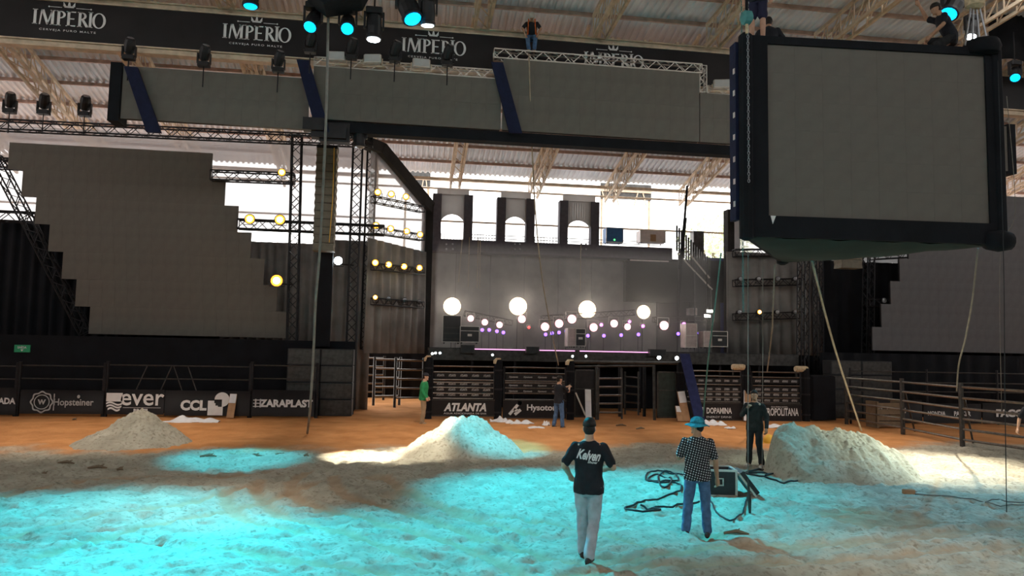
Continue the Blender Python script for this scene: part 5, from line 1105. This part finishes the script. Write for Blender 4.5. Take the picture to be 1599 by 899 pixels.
# ------------------------------------------------------------------ outdoors behind the arena
def tree(label, px, py, Y, h_, r_, seed):
    p = at(px, py, Y); rng = random.Random(seed); t = thing('tree', label, 'tree', V((p.x, Y, 0)), 0, 'trees behind the arena'); top = p.z
    MB().path([(0, 0, 0), (.2, 0, top * .5), (0, .1, top * .8)], [.35, .25, .12], 8).build('trunk', 'bark', t)
    for k in range(5): a = k * 1.26; MB().path([(0, 0, top * .55), (math.cos(a) * r_ * .6, math.sin(a) * r_ * .6, top * .85)], [.12, .04], 6).build('branch', 'bark', t)
    b = MB()
    for _ in range(1500):
        d = V((rng.gauss(0, 1), rng.gauss(0, 1), rng.gauss(0, 1))).normalized() * (rng.random() ** .4); c = V((d.x * r_, d.y * r_, top * .85 + d.z * h_)); u = V((rng.gauss(0, 1), rng.gauss(0, 1), rng.gauss(0, 1))).normalized() * .22; w2 = u.orthogonal().normalized() * .13
        b.add([c - u, c + w2, c + u, c - w2], [(0, 1, 2, 3)])
    tag(b.build('crown', 'leaf', t), kind='stuff')
tree('washed out leafy tree beside the picket railing', 1115, 345, 62, 3.2, 3.4, 1)
for lab, (xa, xb, ya, yb) in (('dark roof panel on a cream lattice outside, right of the arches', (938, 1017, 285, 313)), ('small dark roof panel outside, beside the sloping beam', (632, 672, 266, 291))):
    Y = 42; p, q_ = at(xa, ya, Y), at(xb, yb, Y); t = thing('outdoor_panel', lab, 'panel', V((p.x, Y, 0)), 0, 'dark panels outside')
    MB().box(p.x, q_.x, Y, Y + .1, q_.z, p.z).build('panel_sheet', 'dark_steel', t, world=True); zm_ = (p.z + q_.z) / 2
    MB().box(p.x, q_.x, Y - .1, Y, zm_ - .06, zm_ + .06).build('cross_beam', 'cream_paint', t, world=True)
    for f in (.1, .35, .65, .9): MB().beam((p.x + (q_.x - p.x) * f, Y - .06, q_.z - .4), (p.x + (q_.x - p.x) * (f + .08 * (-1) ** int(f * 10)), Y - .06, zm_), .06).build('strut', 'cream_paint', t, world=True)
    for xx in (p.x + .1, q_.x - .1): MB().beam((xx, Y + .15, 0), (xx, Y + .15, p.z), .12).build('mast', 'cream_paint', t, world=True)
# ------------------------------------------------------------------ people
M('skin', (.42, .24, .15), .55, var=.08, scale=20); M('skin_light', (.55, .33, .23), .55, var=.08, scale=20)
M('hair_dark', (.018, .014, .012), .6, var=.3, scale=40); M('shirt_black', (.016, .018, .024), .85, var=.3, bump=.2, bscale=40)
M('shirt_green', (.03, .30, .11), .85, var=.15, bump=.2, bscale=40); M('denim', (.08, .15, .28), .85, var=.25, scale=14, bump=.2, bscale=80); M('denim_pale', (.42, .45, .50), .85, var=.18, scale=10, bump=.2, bscale=80)
M('khaki', (.36, .27, .17), .85, var=.15); M('trouser_black', (.02, .022, .024), .85, var=.3); M('shoe_dark', (.04, .03, .025), .6, var=.3); M('shoe_white', (.6, .58, .55), .6, var=.2)
M('hat_teal', (.03, .30, .40), .8, var=.6, scale=16); M('helmet_white', (.75, .72, .68), .4); M('harness_orange', (.75, .16, .03), .6); M('cap_dark', (.03, .03, .04), .8); M('jacket_black', (.018, .024, .024), .8, var=.35, bump=.3, bscale=25)
M('eye_white', (.7, .68, .65), .3); M('lip', (.35, .14, .11), .5); M('belt', (.03, .02, .015), .5); M('short_dark', (.02, .02, .05), .85)
def dotted():
    m = M('polo_dots', (.018, .018, .022), .85, var=.2); nt = m.node_tree; b = nt.nodes['Principled BSDF']; tc = nt.nodes.new('ShaderNodeTexCoord'); mp = nt.nodes.new('ShaderNodeMapping'); mp.inputs['Scale'].default_value = (1, 1, 1); mp.inputs['Rotation'].default_value = (0, .55, 0)
    nt.links.new(tc.outputs['Object'], mp.inputs[0]); sp = nt.nodes.new('ShaderNodeSeparateXYZ'); nt.links.new(mp.outputs[0], sp.inputs[0])
    def sn(sock):
        a = nt.nodes.new('ShaderNodeMath'); a.operation = 'MULTIPLY'; a.inputs[1].default_value = 2 * math.pi / .05; nt.links.new(sock, a.inputs[0]); c = nt.nodes.new('ShaderNodeMath'); c.operation = 'SINE'; nt.links.new(a.outputs[0], c.inputs[0]); return c.outputs[0]
    pr = nt.nodes.new('ShaderNodeMath'); pr.operation = 'MULTIPLY'; nt.links.new(sn(sp.outputs[0]), pr.inputs[0]); nt.links.new(sn(sp.outputs[2]), pr.inputs[1])
    lt = nt.nodes.new('ShaderNodeMath'); lt.operation = 'GREATER_THAN'; lt.inputs[1].default_value = .52; nt.links.new(pr.outputs[0], lt.inputs[0])
    mx = nt.nodes.new('ShaderNodeMix'); mx.data_type = 'RGBA'; src = b.inputs['Base Color'].links[0].from_socket; nt.links.new(lt.outputs[0], mx.inputs[0]); nt.links.new(src, mx.inputs[6]); mx.inputs[7].default_value = (.6, .6, .62, 1); nt.links.new(mx.outputs[2], b.inputs['Base Color'])
dotted()
def rings(mb, rs, n=18, power=1.0):
    """closed loft over (centre, half width x, half depth y, tilt forward) rings"""
    vs = []
    for c, rx, ry, tl in rs:
        for k in range(n):
            a = 2 * math.pi * k / n; ca, sa = math.cos(a), math.sin(a)
            x, y_ = rx * math.copysign(abs(ca) ** power, ca), ry * math.copysign(abs(sa) ** power, sa)
            vs.append((c[0] + x, c[1] + y_ * math.cos(tl), c[2] - y_ * math.sin(tl)))
    N = len(rs); fs = [(i * n + k, i * n + (k + 1) % n, (i + 1) * n + (k + 1) % n, (i + 1) * n + k) for i in range(N - 1) for k in range(n)]
    mb.add(vs, fs + [tuple(range(n - 1, -1, -1)), tuple((N - 1) * n + k for k in range(n))])
def limb(mb, pts, rs, n=12):
    P = spline([V(p) for p in pts], 5); m = (len(pts) - 1); R = [float(np.interp(i / 5, range(len(rs)), rs)) for i in range(len(P))]
    mb.path(P, R, n); mb.ball(P[0], R[0], 10, 6); mb.ball(P[-1], R[-1], 10, 6)
def remeshed(mb, voxel, smooth=4, wrinkle=0.0, seed=0):
    me_ = mb.mesh('figure'); o = bpy.data.objects.new('figure', me_); COL.objects.link(o)
    r = o.modifiers.new('r', 'REMESH'); r.mode = 'VOXEL'; r.voxel_size = voxel; r.use_smooth_shade = True
    s = o.modifiers.new('s', 'SMOOTH'); s.factor = .5; s.iterations = smooth
    dg = bpy.context.evaluated_depsgraph_get(); out = bpy.data.meshes.new_from_object(o.evaluated_get(dg)); bpy.data.objects.remove(o); bpy.data.meshes.remove(me_)
    if wrinkle:
        n = len(out.vertices); co_ = np.empty(n * 3); out.vertices.foreach_get('co', co_); co_ = co_.reshape(-1, 3); no = np.empty(n * 3); out.vertices.foreach_get('normal', no); no = no.reshape(-1, 3)
        f = np.sin(co_[:, 2] * 46 + 6 * np.sin(co_[:, 0] * 17 + seed) + 5 * np.sin(co_[:, 1] * 13)) * .5 + np.sin(co_[:, 2] * 21 + co_[:, 0] * 33 + seed * 2 + 3 * np.sin(co_[:, 1] * 20))
        co_ += no * (wrinkle * f)[:, None]; out.vertices.foreach_set('co', co_.ravel())
    out.update(); out.materials.clear(); return out
def person(label, loc, heading, H=1.75, hip=(0, 0, .93), lean=0.0, lean_side=0.0, twist=0.0, arms=None, legs=None, head=(0, 0), skin='skin', shirt='shirt_black', sleeve='short', trousers='denim', shoes='shoe_dark', shorts=False, hat=None, voxel=.011, curl=.6, bulk=1.0, extra=None, toes=None):
    """heading: 0 faces +y, turning left is positive; arms = {'L': (elbow, wrist), 'R': ...}; legs likewise (knee, ankle), in metres for a 1.75 m figure"""
    s = H / 1.75; t = thing('person', label, 'person', loc, heading, 'people in the arena'); hp = V(hip)
    def spine(h):             # a point of the back h above the hip, bent by lean
        a = lean * min(1, h / .25) ; return hp + V((math.sin(lean_side) * h, math.sin(a) * h, math.cos(a) * math.cos(lean_side) * h))
    up_ = (spine(.5) - spine(.3)).normalized(); fw = V((0, math.cos(lean), -math.sin(lean))); rt = V((1, 0, 0))
    if twist: q = Matrix.Rotation(twist, 3, 'Z'); rt = q @ rt
    sh = {'L': spine(.452) - rt * .172 * bulk, 'R': spine(.452) + rt * .172 * bulk}
    hpj = {'L': hp + V((-.09, 0, -.02)), 'R': hp + V((.09, 0, -.02))}
    A_ = {'L': (V((-.25, -.03, 1.13)), V((-.25, .06, .88))), 'R': (V((.25, -.03, 1.13)), V((.25, .06, .88)))}
    if arms: A_.update({k: (V(a), V(b_)) for k, (a, b_) in arms.items()})
    L_ = {'L': (V((-.10, .02, .50)), V((-.10, -.02, .085))), 'R': (V((.10, .02, .50)), V((.10, -.02, .085)))}
    if legs: L_.update({k: (V(a), V(b_)) for k, (a, b_) in legs.items()})
    def torso(mb, g, lo=-.14, hi=.60):
        prof = [(-.14, .10, .09), (-.06, .165, .115), (.03, .170, .118), (.12, .155, .108), (.22, .158, .108), (.34, .178, .118), (.43, .185, .112), (.49, .165, .095), (.525, .10, .075), (.55, .062, .062), (.60, .056, .060)]
        R = [(spine(h), (a + g) * bulk, (b_ + g) * bulk, lean) for h, a, b_ in prof if lo - 1e-6 <= h <= hi + 1e-6]; rings(mb, R)
    # head
    yaw, nod = head; hc = spine(.545) + up_ * .13 + fw * .02; HR = (Matrix.Rotation(yaw, 3, 'Z') @ Matrix.Rotation(-(lean * .75) - nod, 3, 'X'))
    hd = lambda p: hc + HR @ V(p)
    body = MB(); torso(body, -.004)
    limb(body, [spine(.50), spine(.545) + up_ * .06, hc], [.06, .055, .055])
    hb = MB().ball((0, 0, .02), (.074, .094, .105), 16, 10).ball((0, .030, -.055), (.054, .060, .058), 12, 8).ball((0, .092, -.012), (.012, .018, .022), 8, 6).ball((0, .078, .022), (.048, .016, .012), 8, 6).ball((0, .082, -.052), (.026, .014, .012), 8, 6).ball((-.074, -.005, -.005), (.010, .022, .032), 8, 6).ball((.074, -.005, -.005), (.010, .022, .032), 8, 6).ball((0, .082, -.092), (.022, .018, .018), 8, 6)
    body.add([hd(v) for v in hb.v], hb.f)
    for k in 'LR':
        e_, w_ = A_[k]; S = sh[k]; limb(body, [S, S.lerp(e_, .5), e_, e_.lerp(w_, .35), w_], [.055, .048, .040, .041, .027])
        d = (w_ - e_).normalized(); inn = (V((0, .2, 0)) + (hp - w_) * .4); inn = (inn - d * inn.dot(d)).normalized(); sd = d.cross(inn).normalized()
        if (k == 'L') == (sd.y > 0): pass
        limb(body, [w_, w_ + d * .05, w_ + d * .095], [.027, .036, .036]); th = fw if abs(d.dot(fw)) < .8 else V((0, 0, 1)); th = (th - d * th.dot(d)).normalized(); pn = d.cross(th).normalized()
        if pn.dot(hp + V((0, 0, .2)) - w_) < 0: pn = -pn
        for i, (off, ln) in enumerate(((.030, .075), (.010, .085), (-.010, .078), (-.029, .062))):
            b0_ = w_ + d * .092 + th * off; c1 = b0_ + (d * math.cos(curl * .6) + pn * math.sin(curl * .6)) * ln * .45; c2 = c1 + (d * math.cos(curl * 1.5) + pn * math.sin(curl * 1.5)) * ln * .32; c3 = c2 + (d * math.cos(curl * 2.2) + pn * math.sin(curl * 2.2)) * ln * .25
            body.path([b0_ - d * .02, c1, c2, c3], [.0105, .010, .009, .0075], 8)
        tb = w_ + d * .03 + th * .028; body.path([tb, tb + d * .03 + th * .022 + pn * .008, tb + d * .062 + th * .026 + pn * .022], [.013, .0115, .009], 8)
    for k in 'LR':
        kn, an = L_[k]; hj = hpj[k]; limb(body, [hj, hj.lerp(kn, .5), kn, kn.lerp(an, .3), an], [.085, .072, .054, .056, .038]); limb(body, [an, an + V((0, .06, -.045))], [.04, .035])
    def add(mesh_, nm, mat, sm=True):
        return put(nm, mesh_, mat, t, sm)
    def scaled(me_): me_.transform(Matrix.Scale(s, 4)); return me_
    add(scaled(remeshed(body, max(voxel * .8, .0075), 2)), 'body', skin)
    # shirt
    c = MB(); rings(c, [(spine(h), a * bulk, b_ * bulk, lean) for h, a, b_ in ((-.11, .186, .134), (-.04, .190, .136), (.04, .184, .132), (.12, .172, .124), (.22, .172, .122), (.34, .188, .130), (.42, .190, .122), (.475, .168, .105), (.515, .115, .085), (.535, .075, .075))])
    for k in 'LR':
        e_, w_ = A_[k]; S = sh[k]
        if sleeve == 'short': limb(c, [S, S.lerp(e_, .45), S.lerp(e_, .80)], [.064, .062, .064])
        elif sleeve == 'long': limb(c, [S, S.lerp(e_, .5), e_, e_.lerp(w_, .5), e_.lerp(w_, .96)], [.066, .063, .056, .050, .042])
    add(scaled(remeshed(c, voxel, 5, .0035, 1)), 'shirt', shirt)
    # trousers or shorts
    c = MB(); rings(c, [(hp + V((0, 0, z_)), a * bulk, b_ * bulk, 0) for z_, a, b_ in ((-.14, .12, .10), (-.08, .172, .122), (.0, .178, .124), (.05, .165, .112))])
    for k in 'LR':
        kn, an = L_[k]; hj = hpj[k]
        if shorts: limb(c, [hj, hj.lerp(kn, .5), hj.lerp(kn, .85)], [.098, .092, .092])
        else: limb(c, [hj, hj.lerp(kn, .5), kn, kn.lerp(an, .5), kn.lerp(an, .97)], [.100, .088, .073, .070, .068])
    add(scaled(remeshed(c, voxel, 4, .004, 4)), 'shorts' if shorts else 'trousers', trousers)
    for k in 'LR':
        kn, an = L_[k]; dr = V((0, 1, 0)); dr = Matrix.Rotation((toes or {}).get(k, .15 if k == 'L' else -.15), 3, 'Z') @ dr; c = MB(); f0 = V((an.x, an.y, an.z - .085))
        rg = []
        for u, w_, h_ in ((-.085, .028, .045), (-.06, .040, .085), (.0, .042, .095), (.06, .046, .07), (.12, .048, .05), (.165, .035, .035)):
            cc = f0 + dr * u + V((0, 0, h_ / 2)); rg.append((cc, w_, h_ / 2))
        n = 12; vs = []; sd = V((dr.y, -dr.x, 0))
        for cc, a, b_ in rg: vs += [cc + sd * (a * math.cos(2 * math.pi * q / n)) + V((0, 0, 1)) * (b_ * math.sin(2 * math.pi * q / n)) for q in range(n)]
        c.add(vs, [(i * n + q, i * n + (q + 1) % n, (i + 1) * n + (q + 1) % n, (i + 1) * n + q) for i in range(len(rg) - 1) for q in range(n)] + [tuple(range(n - 1, -1, -1)), tuple((len(rg) - 1) * n + q for q in range(n))])
        put('shoe', scaled(c.mesh('shoe')), shoes, t, True)
    for k in (-1, 1):
        e2 = MB().ball((k * .030, .084, .008), (.013, .008, .008), 8, 6); e2.v = [tuple(hd(v)) for v in e2.v]; put('eye', scaled(e2.mesh('eye')), 'eye_white', t, True)
    m2 = MB().ball((0, .095, -.050), (.022, .006, .006), 8, 5); m2.v = [tuple(hd(v)) for v in m2.v]; put('mouth', scaled(m2.mesh('mouth')), 'lip', t, True)
    def cap_mesh(z0, grow, zs=1.0, back=True):
        c = MB(); R = []
        for a in (0, .25, .5, .75, .92, 1.0): R.append(((0, -.004, z0 + (.115 + grow - (z0 - .02)) * math.sin(a * math.pi / 2)), max(.004, (.077 + grow) * math.cos(a * math.pi / 2) ** .7), max(.004, (.098 + grow) * math.cos(a * math.pi / 2) ** .7), 0))
        rings(c, R, 18); return c
    def wear(mb, nm, mat): mb.v = [tuple(hd(v)) for v in mb.v]; return put(nm, scaled(mb.mesh(nm)), mat, t, True)
    hr = cap_mesh(.035, .008); hr.ball((0, -.032, .0), (.074, .070, .085), 12, 8); wear(hr, 'hair', 'hair_dark')
    if hat == 'cap':
        c = cap_mesh(.045, .016); rings(c, [((0, .10, .050), .060, .075, .15), ((0, .10, .056), .060, .075, .15)]); wear(c, 'cap', 'cap_dark')
    elif hat == 'bucket':
        c = cap_mesh(.045, .020); n = 24; vs = []
        for r_, z_ in ((1.0, .055), (1.62, .022), (1.62, .014), (.98, .045)): vs += [(r_ * .098 * math.cos(2 * math.pi * q / n), r_ * .118 * math.sin(2 * math.pi * q / n), z_ + .012 * math.sin(3 * 2 * math.pi * q / n + 1) * (r_ > 1.2)) for q in range(n)]
        c.add(vs, [(i * n + q, i * n + (q + 1) % n, (i + 1) * n + (q + 1) % n, (i + 1) * n + q) for i in range(3) for q in range(n)]); wear(c, 'bucket_hat', 'hat_teal')
    elif hat == 'helmet':
        c = cap_mesh(.03, .03); rings(c, [((0, .03, .028), .115, .145, .0), ((0, .03, .038), .112, .140, .0)]); wear(c, 'helmet', 'helmet_white')
    if extra: extra(t, s, spine, hd, A_)
    return t
GZ = lambda px, py: (lambda g: V((g.x, g.y, hmax(g.x, g.y, .1) - .04)))(gnd(px, py))
def put_txt(t, me_, mat, loc, rot): o = put('lettering', me_, mat, t, loc=loc); o.rotation_euler = rot; return o
def on_back(me_, shirt_of, y_off):
    """wrap flat lettering onto the back of a shirt by casting it along +y"""
    so = [c for c in shirt_of.children if c.name.startswith('shirt')][0]
    for v in me_.vertices:
        ok, hit, nrm, _ = so.ray_cast(V((v.co.x, -1.0, v.co.z)), V((0, 1, 0)))
        if ok: v.co.y = hit.y - y_off
    me_.update()
def kelven(t, s, spine, hd, A_):
    bpy.context.view_layer.update()
    for w_, wd, h_, dx, dz, bo, shr in (('Kelven', .30, .125, 0, .39, .03, .42), ('Show', .12, .032, .05, .305, .02, .2)):
        cu = text_mesh(w_, wd, h_, bold=bo, shear=shr); bm = bmesh.new(); bm.from_mesh(cu); bmesh.ops.triangulate(bm, faces=bm.faces); bmesh.ops.subdivide_edges(bm, edges=[e for e in bm.edges if e.calc_length() > .02], cuts=2); bmesh.ops.rotate(bm, verts=bm.verts, matrix=Matrix.Rotation(-.12, 3, 'Y') if False else Matrix.Rotation(.10, 3, 'Y')); bmesh.ops.translate(bm, verts=bm.verts, vec=(dx, 0, hip1 + dz)); bm.to_mesh(cu); bm.free(); on_back(cu, t, .006)
        put('lettering', cu, 'print_white', t)
hip1 = .93
camdir = lambda loc: math.atan2(-(loc.x), loc.y)      # heading that faces straight away from the camera
L1 = GZ(918, 873)
person('man in a black T-shirt with white script and pale jeans walking away', L1, camdir(L1) - .05, 1.78, arms={'L': ((-.30, -.06, 1.16), (-.25, .16, 1.00)), 'R': ((.30, -.06, 1.16), (.22, .18, 1.10))}, legs={'L': ((-.08, .10, .50), (-.07, .14, .085)), 'R': ((.07, .03, .49), (.02, -.16, .095))}, trousers='denim_pale', skin='skin_light', voxel=.010, extra=kelven)
L2 = GZ(1089, 829); L2.z += .035
person('man in a teal bucket hat, dotted polo and jeans seen from behind', L2, camdir(L2) + .1, 1.72, arms={'L': ((-.27, .02, 1.14), (-.16, .26, 1.20)), 'R': ((.26, -.02, 1.13), (.29, .04, .86))}, legs={'L': ((-.13, .02, .50), (-.17, -.02, .085)), 'R': ((.12, .02, .50), (.14, -.03, .085))}, head=(1.05, 0), shirt='polo_dots', hat='bucket', bulk=1.06, voxel=.010)
L3 = GZ(1179, 729)
def rope_hand(t, s, spine, hd, A_): pass
person('man in a black jacket facing the camera and looking up', L3, camdir(L3) + math.pi - .35, 1.76, arms={'R': ((.27, .06, 1.15), (.08, .23, 1.34)), 'L': ((-.27, -.02, 1.13), (-.30, .10, .90))}, legs={'L': ((-.11, .02, .5), (-.15, -.02, .085)), 'R': ((.11, .03, .5), (.14, .0, .085))}, head=(.25, -.4), shirt='jacket_black', sleeve='long', trousers='trouser_black', shoes='shoe_white', bulk=1.08)
L4 = GZ(660, 662)
person('man in a green shirt, dark cap and khaki trousers in profile', L4, -math.pi / 2 - .1, 1.74, arms={'L': ((-.24, -.02, 1.14), (-.22, .12, .92)), 'R': ((.24, -.02, 1.14), (.22, .10, .92))}, lean=.05, shirt='shirt_green', sleeve='long', trousers='khaki', shoes='khaki', hat='cap', bulk=1.12, skin='skin_light', voxel=.013)
L5 = GZ(872, 668)
def phone(t, s, spine, hd, A_): MB().box(.02 * s, .095 * s, .50 * s, .512 * s, 1.34 * s, 1.49 * s).build('held_phone', 'wet_black', t)
person('man in a black T-shirt and blue jeans holding up a phone', L5, -.9, 1.74, arms={'L': ((-.22, .24, 1.26), (.0, .44, 1.36)), 'R': ((.25, .20, 1.22), (.10, .44, 1.36))}, legs={'L': ((-.13, .02, .5), (-.17, -.04, .085)), 'R': ((.13, .02, .5), (.17, .0, .085))}, head=(-.3, .1), trousers='denim', skin='skin_light', voxel=.013, extra=phone)
PR = at(830, 80, YS + .15); 
def harness(t, s, spine, hd, A_):
    for k in (-1, 1): MB().path([spine(.44) + V((k * .10, -.12, 0)), spine(.48) + V((k * .10, .06, .06)), spine(.3) + V((k * .11, .15, 0)), spine(.05) + V((k * .13, .14, 0)), spine(-.1) + V((k * .16, .12, 0))], .022, 6).build('harness_strap', 'harness_orange', t)
person('rigger in a white helmet and orange harness crouching on the truss', V((PR.x, YS + .15, strip_z(940, 103) + .34)), math.pi - .2, 1.70, hip=(0, -.14, .60), lean=.75, arms={'L': ((-.30, .25, .72), (-.22, .30, .50)), 'R': ((.30, .28, .72), (.22, .34, .50))}, legs={'L': ((-.13, .22, .42), (-.09, -.02, .085)), 'R': ((.13, .22, .42), (.09, .02, .085))}, head=(0, .2), hat='helmet', trousers='denim', shoes='khaki', voxel=.014, extra=harness)
cen_ = (A + B + C_) / 3
pk = C_ - ex * .62 - en * .42
person('rigger in a black T-shirt kneeling on the block, reaching to the hoist', V((pk.x, pk.y, HT - .04)), 1.2, 1.72, hip=(0, -.05, .42), lean=.35, arms={'R': ((.22, .30, .95), (.18, .45, 1.22)), 'L': ((-.28, .16, .62), (-.2, .36, .42))}, legs={'L': ((-.14, .34, .20), (-.14, -.08, .085)), 'R': ((.16, .34, .42), (.14, .30, .085))}, shorts=True, trousers='trouser_black', hat=None, voxel=.013)
pl_ = A + ex * .36 - en * .30
person('rigger in dark shorts whose legs show on the corner of the block', V((pl_.x, pl_.y, HT - .02)), camdir(pl_) + math.pi, 1.74, shorts=True, trousers='short_dark', shirt='shirt_black', skin='skin_light', voxel=.014)
ph_ = A + ex * .78 - en * .75
person('rigger crouching behind the block skirt with only dark hair showing', V((ph_.x, ph_.y, HT - .04)), camdir(ph_), 1.70, hip=(0, -.1, .10), lean=.3, arms={'L': ((-.3, .1, .35), (-.2, .34, .25)), 'R': ((.3, .1, .35), (.2, .34, .25))}, legs={'L': ((-.16, .38, .40), (-.12, .22, .085)), 'R': ((.16, .38, .40), (.12, .22, .085))}, voxel=.015)
LE = GZ(1617, 729)
person('person at the right image edge with only one bare arm in view', LE, camdir(LE) + math.pi, 1.72, arms={'R': ((.29, .0, 1.14), (.33, .08, .90))}, sleeve='short', shirt='shirt_black', skin='skin_light', voxel=.014)
